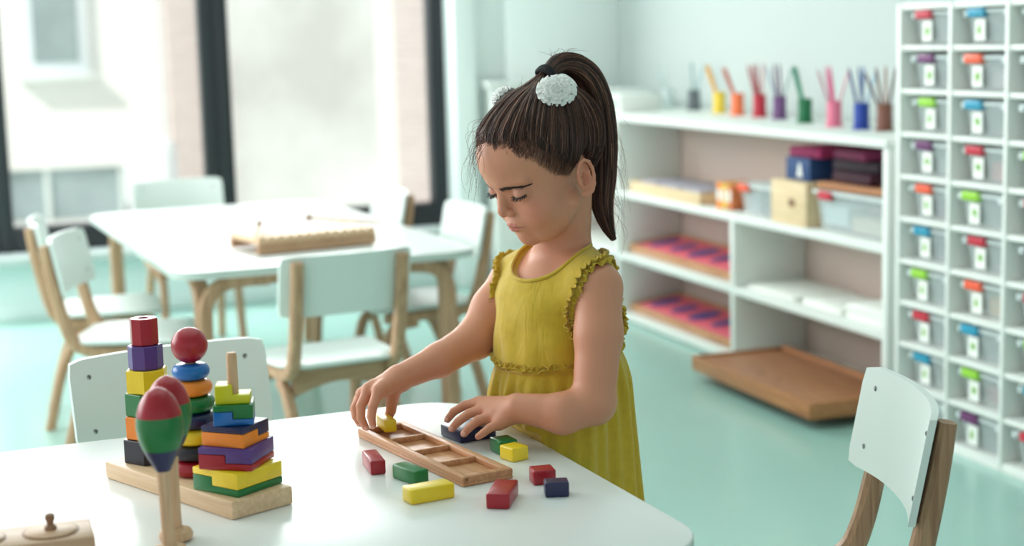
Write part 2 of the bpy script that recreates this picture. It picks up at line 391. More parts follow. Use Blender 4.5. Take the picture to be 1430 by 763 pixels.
for i in range(3):
    for k in range(10):
        dx = random.uniform(-.004, .002) + (.0, .001, .001)[i]
        dy = random.uniform(.014, .028)
        t = thing('storage_box', RW(0, 0, 0) + DA * (i * CW + CW / 2 + dx + .006) + DB * (dy + BD / 2) + Vector((0, 0, ZT - (k + 1) * RH + TH / 2 + .0008)), RZ,
                  f'clear storage box with {cols[i][k]} clip, {ordn[k]} row of the {coln[i]} visible column' if ordn[k] != 'lowest' else f'clear storage box with {cols[i][k]} clip, lowest in the {coln[i]} visible column',
                  'storage box', 'clear boxes in the white pigeonholes')
        o = bpy.data.objects.new('box_body', cm); C.objects.link(o); o.parent = t
        if lidme is None:
            bm = bmesh.new(); box_bm(bm, (0, 0, BH + .004), (BW + .014, BD + .012, .008), .003); box_bm(bm, (0, -.0, BH + .009), (BW - .03, BD - .03, .004), .001)
            box_bm(bm, (-BW / 2 + .004, -BD / 2 - .004, BH - .002), (.016, .008, .012), .002); box_bm(bm, (BW / 2 - .004, -BD / 2 - .004, BH - .002), (.016, .008, .012), .002)
            l = from_bm('lid', bm, M['lid'], t, None, 40); lidme = l.data
            bm = bmesh.new(); box_bm(bm, (0, 0, 0), (.038, .002, .047), .0006); cd = from_bm('label_card', bm, M['card'], t); cardme = cd.data
            for q in range(4):
                bm = bmesh.new()
                for _ in range(4):
                    a = random.uniform(0, 6.28); r = random.uniform(.001, .005)
                    t2 = bmesh.new(); bmesh.ops.create_uvsphere(t2, u_segments=8, v_segments=5, radius=1)
                    bmesh.ops.scale(t2, vec=(random.uniform(.004, .008), .0007, random.uniform(.004, .010)), verts=t2.verts)
                    bmesh.ops.translate(t2, vec=(r * math.cos(a), -.0012, r * math.sin(a) + .001), verts=t2.verts); merge(bm, t2)
                me = bpy.data.meshes.new('picture'); bm.to_mesh(me); bm.free(); me.materials.append(M['leaf']); picmes.append(me)
        else:
            o = bpy.data.objects.new('lid', lidme); C.objects.link(o); o.parent = t
            cd = bpy.data.objects.new('label_card', cardme); C.objects.link(cd); cd.parent = t
        cx = random.uniform(-.032, -.018) + (.0, -.006, 0)[i]
        cd.location = (cx + .010, -BD / 2 - .004, .033)
        pc = bpy.data.objects.new('picture', random.choice(picmes)); C.objects.link(pc); pc.parent = cd
        c = cols[i][k]
        if c not in clipme:
            bm = bmesh.new(); box_bm(bm, (0, 0, 0), (.062, .014, .021), .003); l = from_bm('clip', bm, clipc[c], t, f'{c} plastic clip', 40); clipme[c] = l.data
        else:
            l = bpy.data.objects.new('clip', clipme[c]); C.objects.link(l); l.parent = t; l['label'] = f'{c} plastic clip'
        l.location = (cx, -BD / 2 - .006, BH + .002)
        if (i, k) in contents:
            box('contents', (.02, .0, .025), (BW * .62, BD * .7, .042), mat('box_contents', contents[(i, k)][1], .7), t, .006)

# ================================================================ LOW SHELF
LZ = .724
low = thing('low_shelf', RW(-2.62, 0, 0), RZ, 'long low white open shelf unit along the right wall', 'shelf')
def lx(a): return a + 2.62
LD, LB = .40, .245
for a in (-2.60, -1.785, -.898, -.055): box('side_panel' if a in (-2.60, -.055) else 'divider', (lx(a), LD / 2 if a in (-2.60, -.055) else LB / 2, .352 if a != -.898 else .226),
        (.024, LD if a in (-2.60, -.055) else LB - .002, .70 if a != -.898 else .43), M['shelf'], low, .0015)
box('top_board', (lx((-2.62 - .044) / 2 - .0), LD / 2 - .003, .7135), (2.576, LD + .006, .021), M['shelf'], low, .002)
for (a0, a1) in ((-2.588, -1.798), (-1.772, -.068)):
    box('shelf_board', (lx((a0 + a1) / 2), LB / 2, .448), (a1 - a0, LB - .002, .022), M['shelf'], low, .0015)
for (a0, a1) in ((-2.588, -1.798), (-1.772, -.911), (-.885, -.068)):
    box('shelf_board', (lx((a0 + a1) / 2), LB / 2, .228), (a1 - a0, LB - .002, .022), M['shelf'], low, .0015)
    box('bottom_board', (lx((a0 + a1) / 2), LB / 2, .016), (a1 - a0, LB - .002, .022), M['shelf'], low, .0015)
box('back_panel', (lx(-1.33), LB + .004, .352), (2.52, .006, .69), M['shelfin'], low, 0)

# cups with pencils
cupdef = [  # a, b, colour name, cup rgb, pencils (lean in a, lean in b, rgb)
    (-2.06, .33, 'white', (214, 228, 226), [(-.06, 0, (190, 214, 210)), (-.02, .01, (205, 222, 220))]),
    (-1.83, .325, 'grey', (96, 104, 108), [(.0, .0, (168, 190, 188)), (.05, .0, (170, 205, 210)), (-.015, .01, (150, 180, 176))]),
    (-1.575, .30, 'yellow', (240, 208, 72), [(-.06, .0, (232, 170, 40)), (-.05, .01, (224, 160, 50)), (-.065, .02, (236, 180, 60))]),
    (-1.40, .28, 'orange', (244, 124, 76), [(-.07, .0, (200, 104, 84)), (-.062, .012, (190, 96, 76))]),
    (-1.235, .275, 'red', (190, 40, 62), [(-.045, .0, (170, 60, 70)), (-.03, .01, (180, 80, 88)), (-.018, -.01, (160, 60, 66)), (.008, .0, (196, 130, 132))]),
    (-1.075, .26, 'purple', (112, 74, 124), [(-.015, 0, (110, 76, 112)), (-.055, .01, (160, 170, 190)), (.052, .0, (150, 172, 172)), (-.01, .01, (98, 62, 104))]),
    (-.845, .22, 'green', (16, 108, 66), [(-.045, .0, (20, 128, 96)), (-.038, .01, (16, 110, 84)), (-.05, .015, (30, 140, 104))]),
    (-.625, .19, 'pink', (224, 118, 146), [(-.06, 0, (196, 150, 160)), (-.03, .01, (226, 110, 156)), (-.02, -.005, (230, 90, 140)), (.05, .0, (220, 160, 170))]),
    (-.455, .175, 'blue', (30, 66, 160), [(-.04, 0, (50, 70, 130)), (.01, .01, (96, 130, 180)), (.055, .0, (160, 196, 220)), (-.02, -.01, (60, 84, 140))]),
    (-.355, .185, 'brown', (122, 76, 62), [(-.07, 0, (90, 62, 72)), (-.03, .0, (110, 70, 56)), (.0, .01, (150, 96, 70)), (.03, .0, (90, 60, 56))]),
]
def plab(nm, q, la, rgb):
    lean = 'leaning left' if la < -.02 else 'leaning right' if la > .02 else 'standing upright'
    pos = ('first', 'second', 'third', 'fourth')[q]
    n_ = len([p for p in [c for c in cupdef if c[2] == nm][0][4]]); left = sorted(range(n_), key=lambda i: [c for c in cupdef if c[2] == nm][0][4][i][0]).index(q)
    return f'thin pencil {lean} in the {nm} cup, {("leftmost", "second from left", "third from left", "rightmost")[left if left < n_ - 1 else 3]} of its {n_} pencils'
for a, bb, nm, rgb, pens in cupdef:
    mc = mat(nm + '_cup', rgb, .45)
    t = thing('pencil_cup', RW(a, bb, LZ), RZ, f'{nm} round pencil cup standing on the low white shelf', 'cup', 'pencil cups on the low shelf')
    lathe('cup_wall', [(.0, .002), (.0205, .002), (.0215, .006), (.0205, .040), (.0205, .068), (.0215, .072), (.0185, .072), (.0180, .008), (0, .008)], mc, t, 24)
    lathe('cup_foot', [(.0, 0), (.026, 0), (.026, .004), (.022, .006), (0, .006)], mc, t, 24)
    for q, (la, lb, prgb) in enumerate(pens):
        L = .165; xq = (q - (len(pens) - 1) / 2) * .0066; top = Vector((xq * 1.3, la * .88, L)); base = Vector((xq, -la * .17, .010))
        loc = RW(a, bb, LZ) + DA * base.x + DB * base.y + Vector((0, 0, base.z))
        p = bpy.data.objects.new('pencil', None); C.objects.link(p); p.empty_display_size = .02; p.location = loc
        dirw = (DA * (top.x - base.x) + DB * (top.y - base.y) + Vector((0, 0, L))).normalized()
        p.rotation_euler = dirw.to_track_quat('Z', 'Y').to_euler()
        setp(p, plab(nm, q, la, prgb), 'pencil', f'pencils in the {nm} cup')
        lathe('shaft', [(0, 0), (.0038, 0), (.0038, .148), (.0020, .160)], mat('pencil_paint', prgb, .4), p, 6)
        lathe('tip', [(.0020, .160), (.0004, .166), (0, .166)], mat('pencil_tip', prgb, .6), p, 6)

# things on the upper compartment
SZ = .4602
def rthing(name, a, bb, z, label, cat, rz=0, group=None): return thing(name, RW(a, bb, z), RZ + rz, label, cat, group)
# framed wooden tray, far left
t = rthing('wooden_tray', -1.44, .125, SZ, 'pale flat wooden tray with grey sheets at the shelf left end', 'tray')
box('tray_base', (0, 0, .006), (.56, .20, .010), M['dwood'], t, .001)
for s in (-1, 1): box('rim', (0, s * .097, .018), (.56, .010, .036), M['pale'], t, .002)
for s in (-1, 1): box('rim', (s * .276, 0, .018), (.010, .184, .036), M['pale'], t, .002)
for q in range(3): box('grey_sheet', (-.17 + q * .17, 0, .026), (.14, .16, .028), mat('grey_paper', (178, 174, 186), .6), t, .002)
# small orange-yellow boxes
for q, (c1, lb) in enumerate((((240, 140, 50), 'bright orange'), ((222, 190, 90), 'mustard'), ((214, 120, 70), 'brick orange'))):
    t = rthing('card_box', -1.055 + q * .036, .085, SZ, f'{lb} small upright card box beside the grey-lidded box', 'box', .1, 'small card boxes on the low shelf')
    box('sleeve', (0, 0, .040), (.028, .10, .080 - q * .004), mat('card_box_paint', c1, .6), t, .002)
    box('sticker', (0, -.051, .042), (.016, .002, .034), M['card'], t, 0)
# clear box with dark contents
def clear_bin(a, bb, z, w, d, h, clipn, label, contents_, rz=0):
    t = rthing('clear_bin', a, bb, z, label, 'storage box', rz)
    me = crate_mesh(w, d, h); o = bpy.data.objects.new('bin_body', me); C.objects.link(o); o.parent = t
    bm = bmesh.new(); box_bm(bm, (0, 0, h + .005), (w + .014, d + .014, .010), .003); from_bm('lid', bm, M['lid'], t, None, 40)
    if clipn:
        bm = bmesh.new(); box_bm(bm, (-w * .3, -d / 2 - .008, h - .002), (.062, .014, .022), .003); from_bm('clip', bm, clipc[clipn], t, f'{clipn} plastic clip', 40)
    for c, s, rgb in contents_: box('contents', c, s, mat('bin_contents', rgb, .7), t, .004)
    return t
clear_bin(-.80, .13, SZ, .20, .20, .082, 'orange', 'clear box with orange clip and dark contents on the low shelf',
          [((.035, 0, .038), (.10, .15, .070), (50, 46, 44)), ((-.05, 0, .032), (.06, .15, .058), (150, 164, 166))])
# wooden box
t = rthing('wooden_box', -.575, .125, SZ, 'pale plywood box with a round finger hole, under the blue card box', 'box')
bm = bmesh.new()
box_bm(bm, (0, -.105, .058), (.20, .010, .116), .001); 
from_bm('front_panel', bm, M['pale'], t, None, 35)
box('rear_panel', (0, .105, .058), (.20, .010, .116), M['pale'], t, .001)
for s in (-1, 1): box('side_panel', (s * .095, 0, .058), (.010, .20, .116), M['pale'], t, .001)
box('bottom_panel', (0, 0, .006), (.18, .20, .008), M['pale'], t, 0)
box('box_lid', (0, 0, .1185), (.20, .22, .005), M['pale'], t, .001)
lathe('finger_hole', [(0, -.001), (.012, -.001), (.012, .001), (0, .001)], M['dwood'], t, 20, (.02, -.1108, .062), Matrix.Rotation(R_(90), 3, 'X') @ Matrix.Scale(1.6, 3, (1, 0, 0)))
t = clear_bin(-.28, .13, SZ, .345, .20, .098, 'red', 'wide clear box with red clip at the right end of the low shelf',
          [((-.09, 0, .045), (.13, .17, .060), (186, 206, 210)), ((.075, 0, .028), (.16, .17, .040), (186, 176, 156)), ((.09, .02, .066), (.15, .14, .028), (120, 100, 104))])
t = rthing('wooden_board', -.31, .135, SZ + .1095, 'warm brown wooden board lying across the clear box lid', 'board', R_(4))
box('board_slab', (0, 0, .010), (.29, .18, .018), M['traye'], t, .002)
t = rthing('card_box', -.575, .12, SZ + .1215, 'dark blue card box with a white triangle figure, on the plywood box', 'box')
box('sleeve', (0, 0, .032), (.135, .15, .064), mat('dark_blue_card', (28, 66, 116), .6), t, .002)
prism('white_figure', [(-.014, -.020), (-.005, -.020), (0, -.008), (.005, -.020), (.014, -.020), (.004, .020), (-.004, .020)], 0, .0012, M['card'], t, 0, center=(.012, -.0755, .030), rot=Matrix.Rotation(R_(90), 3, 'X'))
random.seed(3)
def folder(a, bb, z, w, d, h, rgb, label, rz):
    t = rthing('cloth_folder', a, bb, z, label, 'folder', rz, 'magenta cloth folders on the low shelf')
    box('cover', (0, 0, h / 2), (w, d, h), mat('folder_cloth', rgb, .8, bump=.3, bscale=60), t, .008)
    box('spine', (0, -d / 2 + .004, h / 2), (w * .9, .010, h * .86), mat('folder_spine', tuple(int(v * .8) for v in rgb), .8), t, .003)
folder(-.555, .125, SZ + .1865, .16, .15, .028, (176, 50, 104), 'magenta folder lying on the dark blue card box', R_(3))
folder(-.32, .135, SZ + .1305, .20, .15, .030, (70, 30, 48), 'dark plum folder, lowest on the brown board', R_(-2))
folder(-.315, .135, SZ + .1615, .20, .14, .030, (52, 34, 46), 'near-black folder in the middle of the stack on the brown board', R_(5))
folder(-.33, .13, SZ + .1925, .18, .14, .026, (128, 40, 80), 'wine red folder, topmost of the stack on the brown board', R_(-4))

# inset trays
def inset_tray(z, label):
    t = rthing('inset_tray', -1.36, .135, z + .0125, label, 'tray', 0); t.rotation_euler = (R_(7), 0, RZ)
    box('tray_base', (0, 0, .006), (.80, .19, .012), M['pale'], t, .001)
    box('rim', (0, -.094, .016), (.80, .012, .026), M['alder'], t, .002); box('rim', (0, .094, .016), (.80, .012, .026), M['alder'], t, .002)
    for s in (-1, 1): box('rim', (s * .394, 0, .016), (.012, .176, .026), M['alder'], t, .002)
    for q in range(5):
        x = -.305 + q * .1525
        f = box('inset_frame', (x, 0, .019), (.146, .166, .012), M['pink'], t, .002)
        r = .036 if q % 2 else .042
        lathe('inset', [(0, 0), (r, 0), (r, .003), (0, .003)], M['insetblue'], f, 24, (x, 0, .0245), Matrix.Scale(1.35, 3, (0, 1, 0)) @ Matrix.Scale(.85 + .1 * (q % 3), 3, (1, 0, 0)), 'dark blue oval')
inset_tray(.2392, 'wooden tray of pink squares with blue ovals, on the middle shelf')
inset_tray(.0272, 'wooden tray of pink squares with blue ovals, on the bottom shelf')
# papers and clear trays on middle right
for q, (a, bb, w_, d_, h_, rz, lb) in enumerate(((-.71, .125, .28, .19, .012, .03, 'thin stack of white paper at the left of the middle shelf'),
        (-.425, .115, .21, .16, .016, -.0, 'white paper stack with curled sheet, middle shelf by the divider'), (-.185, .13, .20, .20, .040, .0, 'tall pile of white folders at the right end of the middle shelf'))):
    t = rthing('paper_stack', a, bb, .2392, lb, 'paper', rz)
    n = max(2, int(h_ / .006))
    for k in range(n): box('sheet_bundle', (random.uniform(-.004, .004), random.uniform(-.004, .004), .003 + k * h_ / n), (w_, d_, h_ / n * .85), M['card'], t, .0005, Matrix.Rotation(random.uniform(-.05, .05), 3, 'Z'))
# paper organiser boxes on top of the shelf, far end
t = rthing('paper_organiser', -2.30, .20, LZ, 'white box with a dark slot at the far end of the low shelf top', 'box')
box('shell', (0, .0, .035), (.26, .22, .07), M['shelf'], t, .004); box('slot', (0, -.111, .042), (.17, .004, .018), M['dark'], t, 0)
t = rthing('paper_organiser', -2.0, .14, LZ, 'white box with a grey-green front panel on the low shelf top', 'box')
box('shell', (0, .0, .030), (.24, .16, .06), M['shelf'], t, .004); box('front_panel', (0, -.081, .030), (.20, .004, .042), mat('grey_green_panel', (176, 194, 180), .6), t, 0)
# corner cabinet
t = rthing('corner_cabinet', -2.70, -.05, 0, 'white cabinet with dark slot handles in the far corner', 'cabinet')
box('carcass', (0, .0, .40), (.07, .22, .80), M['shelf'], t, .003); box('cabinet_top', (.0, 0, .815), (.09, .25, .025), M['shelf'], t, .003)
for q in range(3):
    dr = box('drawer', (.037, 0, .66 - q * .25), (.012, .21, .23), M['shelf'], t, .003); box('slot_handle', (.0435, 0, .755 - q * .25), (.004, .09, .02), M['dark'], dr, 0)
# big brown tray at the bottom right
t = rthing('wooden_tray', -.415, -.05, .0272, 'large brown wooden tray jutting from the bottom of the low shelf', 'tray')
W_, D_ = .67, .29
box('tray_panel', (0, 0, .034), (W_ - .02, D_ - .02, .008), M['tray'], t, .001)
box('front_rim', (0, -D_ / 2, .022), (W_, .014, .042), M['traye'], t, .003); box('rear_rim', (0, D_ / 2, .025), (W_, .014, .048), M['traye'], t, .003)
for s in (-1, 1): box('side_rim', (s * W_ / 2, 0, .023), (.014, D_ + .014, .044), M['traye'], t, .003)
for x in (-.065, .035): lathe('finger_hole', [(0, 0), (.013, 0), (.013, .0015), (0, .0015)], M['dwood'], t, 20, (x, -.075, .0375))
box('support_rail', (0, .08, .002), (W_ - .1, .08, .004), M['dwood'], t, .0)

# ================================================================ CHAIRS
def make_chair(label, wm, wx):
    t = thing('child_chair', (0, 0, 0), 0, label, 'chair', 'white and beech child chairs')
    Wc = .305
    # seat
    pts = []
    for x, y in rrect(.30, .285, .055, 6): pts.append((x * (1 - .06 * (-(y) / .14)), y))
    bm = bmesh.new(); n = len(pts)
    def zc(x, y): return -.006 * math.cos(x * 9) + .004 * (y / .14) ** 2 - (max(0, y - .10) * .25)
    ring = []
    for s, off in ((1, .0), (.97, .0055), (.6, .0055), (.25, .0055)):
        ring.append([bm.verts.new((x * s, y * s, .305 + off + zc(x * s, y * s))) for x, y in pts])
    cen = bm.verts.new((0, 0, .3105 + zc(0, 0)))
    low_ = [[bm.verts.new((x * s, y * s, .305 - off + zc(x * s, y * s))) for x, y in pts] for s, off in ((.97, .0055), (.4, .0055))]
    for A, B in zip(ring, ring[1:]):
        for i in range(n): bm.faces.new((A[i], A[(i + 1) % n], B[(i + 1) % n], B[i]))
    for i in range(n): bm.faces.new((ring[-1][i], ring[-1][(i + 1) % n], cen))
    for i in range(n): bm.faces.new((ring[0][(i + 1) % n], ring[0][i], low_[0][i], low_[0][(i + 1) % n]))
    for i in range(n): bm.faces.new((low_[0][(i + 1) % n], low_[0][i], low_[1][i], low_[1][(i + 1) % n]))
    bm.faces.new(list(reversed(low_[1])))
    bmesh.ops.recalc_face_normals(bm, faces=bm.faces)
    for v in bm.verts: v.co.y += .005
    from_bm('seat', bm, M['chairw'], t, None, 50)
    # backrest: curved board, concave to the sitter, leaning back
    def bp(u, v, off):  # u -1..1 width, v 0..1 height
        y = -.135 - .014 * v - .026 * (1 - abs(u) ** 2.2) + off
        return Vector((u * Wc / 2, y - .012 * v, .418 + .135 * v))
    bm = bmesh.new(); NU, NV = 14, 6; g = {}
    out = rrect(2, 1, .09, 4)
    for side, off in ((0, -.0045), (1, .0045)):
        for i in range(NU + 1):
            for j in range(NV + 1):
                u = -1 + 2 * i / NU; v = j / NV
                # round the corners
                cu = max(0, abs(u) - .93) / .07; cv = max(0, abs(v - .5) - .40) / .10
                if cu > 0 and cv > 0:
                    q = math.hypot(cu, cv)
                    if q > 1: u = math.copysign(.93 + .07 * cu / q, u); v = .5 + math.copysign(.40 + .10 * cv / q, v - .5)
                g[side, i, j] = bm.verts.new(bp(u, v, off))
    for i in range(NU):
        for j in range(NV):
            bm.faces.new((g[0, i, j], g[0, i + 1, j], g[0, i + 1, j + 1], g[0, i, j + 1]))
            bm.faces.new((g[1, i, j], g[1, i, j + 1], g[1, i + 1, j + 1], g[1, i + 1, j]))
    bd = [(i, 0) for i in range(NU)] + [(NU, j) for j in range(NV)] + [(i, NV) for i in range(NU, 0, -1)] + [(0, j) for j in range(NV, 0, -1)]
    for (a, b_), (c, d) in zip(bd, bd[1:] + bd[:1]): bm.faces.new((g[0, a, b_], g[1, a, b_], g[1, c, d], g[0, c, d]))
    bmesh.ops.recalc_face_normals(bm, faces=bm.faces)
    br = from_bm('backrest', bm, M['chairw'], t, None, 40)
    for u in (-.80, .80):
        for v in (.22, .80):
            lathe('screw', [(0, 0), (.0036, 0), (.0036, .001), (.0022, .0016), (.0015, .0006), (0, .0006)], M['steel'], br, 14, bp(u, v, .0042), Matrix.Rotation(R_(-90), 3, 'X'))
    for s in (-1, 1):
        x = s * .122
        bm = bmesh.new()
        path = bez([(x, -.185, .540), (x, -.176, .48), (x, -.162, .41), (x, -.146, .345), (x, -.126, .303), (x, -.085, .282), (x, -.03, .279), (x, .06, .280), (x, .12, .276)], 5)
        sweep_bm(bm, path, .026, [float(np.interp(i / (len(path) - 1), [0, .25, .5, .7, 1], [.020, .026, .031, .028, .022])) for i in range(len(path))], (1, 0, 0))
        from_bm('side_frame', bm, wm, t, None, 35)
        bm = bmesh.new()
        path = bez([(x, -.05, .262), (x, -.085, .235), (x, -.125, .15), (x * 1.04, -.165, .0)], 5); sweep_bm(bm, path, .024, .026, (1, 0, 0)); from_bm('leg', bm, wm, t, None, 35)
        bm = bmesh.new()
        path = bez([(x, .03, .264), (x, .085, .255), (x, .112, .22), (x * 1.02, .125, .12), (x * 1.04, .14, .0)], 5); sweep_bm(bm, path, .024, .026, (1, 0, 0)); from_bm('leg', bm, wm, t, None, 35)
    # arched aprons under the seat
    for y, hh in ((-.085, .062), (.085, .04)):
        o_ = [(-.109, .292), (.109, .292), (.109, .292 - hh)] + [(.109 - .218 * k / 10, .292 - hh + .026 * math.sin(math.pi * k / 10)) for k in range(1, 10)] + [(-.109, .292 - hh)]
        prism('apron', o_, -.009, .009, wx, t, .002, center=(0, y, 0), rot=Matrix.Rotation(R_(90), 3, 'X'))
    return t
BACK_Y = -.150
def chair_at(bx, by, face_deg, label, first=None, **k):
    """put a chair so that its backrest centre stands at (bx, by); face_deg is its heading"""
    rz = R_(face_deg - 90); fx, fy = math.cos(R_(face_deg)), math.sin(R_(face_deg))
    loc = Vector((bx - fx * BACK_Y, by - fy * BACK_Y, 0))
    if first: place(first, loc, rz); first['label'] = label; return first
    return copy_tree(ch0, loc, rz, label)
ch0 = make_chair('x', M['beech'], M['beechx'])
chair_at(-.362, 3.405, 118, 'white child chair at the near end of the back table, its back to the camera', ch0)
chair_at(-1.078, 3.865, 1, 'nearer white child chair on the left side of the back table')
chair_at(-1.255, 4.245, 14, 'farther white child chair on the left side of the back table')
chair_at(-1.125, 5.375, -66, 'white child chair at the far end of the back table, below the dark mullion')
chair_at(-.132, 4.31, 202, 'white child chair on the right side of the back table, nearest the girl')
chair_at(-.375, 4.84, 202, 'white child chair on the right side of the back table, half hidden behind it')
chair_at(-.512, 2.325, -58, 'white child chair behind the toy stacker at the front table')
uw = wood('warm_ash_upright', (184, 144, 112), (146, 106, 78), .5, 2)
ch1 = make_chair('x', uw, uw)
chair_at(.468, 1.935, 181, 'white child chair alone at lower right, its curved backrest facing left', ch1)
for o in ch1.children:
    if o.name.startswith('seat'): o.location.z = -.009

# ================================================================ TABLES
TZ = .472
def make_table(cx, cy, rz, L, Wd, label, grp=None):
    t = thing('play_table', (cx, cy, 0), rz, label, 'table', grp)
    prism('tabletop', rrect(L, Wd, .085, 8), TZ - .020, TZ, M['table'], t, .0025)
    prism('edge_band', rrect(L + .0012, Wd + .0012, .0856, 8), TZ - .0165, TZ - .0035, M['edge'], t, .0, label='grey-green edge')
    for sx in (-1, 1):
        for sy in (-1, 1):
            X, Y = sx * (L / 2 - .075), sy * (Wd / 2 - .075)
            bm = bmesh.new()
            zt = TZ - .034
            sweep_bm(bm, bez([(X + sx * .004, Y, 0), (X, Y, .2), (X, Y, .34), (X - sx * .006, Y, .39), (X - sx * .035, Y, .425), (X - sx * .09, Y, zt), (X - sx * .16, Y, zt)], 5), .040, .026, (0, 1, 0))
            lg = from_bm('leg', bm, M['beech'], t, None, 35)
            bm = bmesh.new()
            sweep_bm(bm, bez([(X + sx * .026, Y + sy * .004, 0), (X + sx * .026, Y, .2), (X + sx * .026, Y, .34), (X + sx * .026, Y - sy * .006, .39), (X + sx * .026, Y - sy * .035, .425), (X + sx * .026, Y - sy * .09, zt), (X + sx * .026, Y - sy * .16, zt)], 5), .022, .034, (1, 0, 0))
            from_bm('leg_brace', bm, M['beech'], lg, None, 35)
    for sy in (-1, 1): box('rail', (0, sy * (Wd / 2 - .075), TZ - .034), (L - .44, .034, .026), M['beechx'], t, .002)
    for sx in (-1, 1): box('rail', (sx * (L / 2 - .05), 0, TZ - .034), (.022, Wd - .44, .026), M['beechx'], t, .002)
    return t
# back table
bl = Vector((-.377, .926, 0)); bs = Vector((.926, .377, 0))
bc = Vector((-.72, 4.54, 0))
make_table(bc.x, bc.y, math.atan2(bl.y, bl.x), 1.53, .775, 'white table with bent beech legs in the background')
# front table: long side runs to the left
fl = Vector((math.cos(R_(22.0)), math.sin(R_(22.0)), 0)); fs = Vector((fl.y, -fl.x, 0))
FCOR = Vector((-.079, 2.307, 0))
fc = FCOR + fs * .3875 - fl * .60
make_table(fc.x, fc.y, math.atan2(fl.y, fl.x), 1.20, .775, 'white play table in the foreground, covered with wooden toys')

# ================================================================ TOYS ON THE BACK TABLE
xt = thing('scraper_board', (-.545, 4.13, TZ), R_(31), 'pale wooden rasp instrument with scalloped edge on the back table', 'instrument')
LX = .33
out_ = [(-LX / 2, 0)] + [(LX / 2, 0)]
k = 13; sc = [(-LX / 2, .034), (-LX / 2, .006)]
pts = [(-LX / 2, 0), (LX / 2, 0), (LX / 2, .022)]
for i in range(k, 0, -1):
    x1 = -LX / 2 + LX * i / k
    for q in range(1, 6): pts.append((x1 - LX / k * q / 5, .022 + .006 * math.sin(math.pi * q / 5)))
for y in (-.09, .09): prism('scalloped_side', pts, -.007, .007, M['beechx'], xt, .0, center=(0, y, .004), rot=Matrix.Rotation(R_(90), 3, 'X'))
for y in (-.10,): box('lower_rail', (0, y + .015, .006), (LX - .02, .012, .012), M['beechx'], xt, .001)
for i in range(k):
    bm = bmesh.new(); x = -LX / 2 + LX / k * (i + .5)
    tube_bm(bm, [(x, -.096, .036), (x, .096, .036)], .0125, 10); from_bm('rod', bm, M['toywood'], xt, None, 40)
for (p0, p1) in (((-.175, -.10, .052), (-.10, .05, .064)), ((.045, .06, .068), (.20, -.06, .052))):
    lb = 'thin wooden beater lying on the left end of the rasp board' if p0[0] < 0 else 'thin wooden beater lying on the right end of the rasp board'
    o = thing('beater', xt.location, xt.rotation_euler.z, lb, 'beater')
    bm = bmesh.new(); tube_bm(bm, [p0, p1], .0035, 8); from_bm('stick', bm, M['beech'], o, None, 40)
    q = p1 if p0[0] < 0 else p0
    lathe('head', [(0, -.010), (.006, -.008), (.0085, 0), (.006, .008), (0, .010)], M['dwood'], o, 14, q)

# ================================================================ TOYS ON THE FRONT TABLE
# stacker
sa = Vector((-.512, 1.915, 0)); sb = Vector((-.322, 1.722, 0)); sc_ = Vector((-.262, 1.778, 0))
ux = (sb - sa).normalized(); uy = Vector((-ux.y, ux.x, 0))
SL, SW = (sb - sa).length + .002, .085
sloc = sa + ux * (SL / 2) + uy * (SW / 2); sloc.z = TZ
srz = math.atan2(ux.y, ux.x)
st = thing('stacking_toy_base', sloc, srz, 'pale maple base board with three pegs under the coloured stacks', 'toy')
box('base_board', (0, 0, .011), (SL, SW, .022), M['toywood'], st, .003)
pegx = (-.0955, .003, .0885)
for x, hh in zip(pegx, (.150, .140, .160)):
    lathe('peg', [(0, .010), (.0062, .010), (.0062, .020 + hh - .004), (.005, .020 + hh), (0, .020 + hh)], M['toywood2'], st, 18, (x, 0, 0))
def at_stack(x, z): return st.location + ux * x + Vector((0, 0, z))
def ngon(r, n, ph=0): return [(r * math.cos(2 * math.pi * i / n + ph), r * math.sin(2 * math.pi * i / n + ph)) for i in range(n)]
def holed(name, outline, z0, z1, hole_r, mt, parent, bev=.0012):
    """a solid with a central peg hole"""
    bm = bmesh.new(); n = len(outline)
    a0 = [math.atan2(y, x) for x, y in outline]
    rings = []
    for z, kind in ((z0, 'i'), (z0, 'o'), (z0 + bev, 'O'), (z1 - bev, 'O'), (z1, 'o'), (z1, 'i')):
        if kind == 'i': rings.append([bm.verts.new((hole_r * math.cos(a), hole_r * math.sin(a), z)) for a in a0])
        else:
            s = 1 if kind == 'O' else 1 - bev * .8 / math.hypot(*outline[0])
            rings.append([bm.verts.new((x * s, y * s, z)) for x, y in outline])
    rings.append(rings[0])
    for A, B in zip(rings, rings[1:]):
        for i in range(n): bm.faces.new((A[i], A[(i + 1) % n], B[(i + 1) % n], B[i]))
    bmesh.ops.recalc_face_normals(bm, faces=bm.faces)
    return from_bm(name, bm, mt, parent, None, 30)
# left peg: polygon blocks
z = .0222
for nm, colr, r, hh, ph, rzz in (('dark indigo', 'black', .0335, .0295, .0, 12), ('orange', 'orange', .0300, .0280, .2, 16), ('green', 'green', .0280, .0285, .1, 8), ('yellow', 'yellow', .0265, .0285, .35, 20), ('purple', 'purple', .0212, .0295, .2, 10), ('red', 'red', .0172, .0330, .0, 0)):
    o = holed('stacking_block', ngon(r, 6 if nm in ('dark indigo', 'orange', 'green', 'yellow') else 8, 0), 0, hh, .0068 if nm != 'red' else .0068, M[colr], None)
    setp(o, f'{nm} polygonal block on the left peg of the stacking toy', 'block', 'blocks of the stacking toy')
    place(o, at_stack(pegx[0], z), srz + R_(rzz)); z += hh + .0003
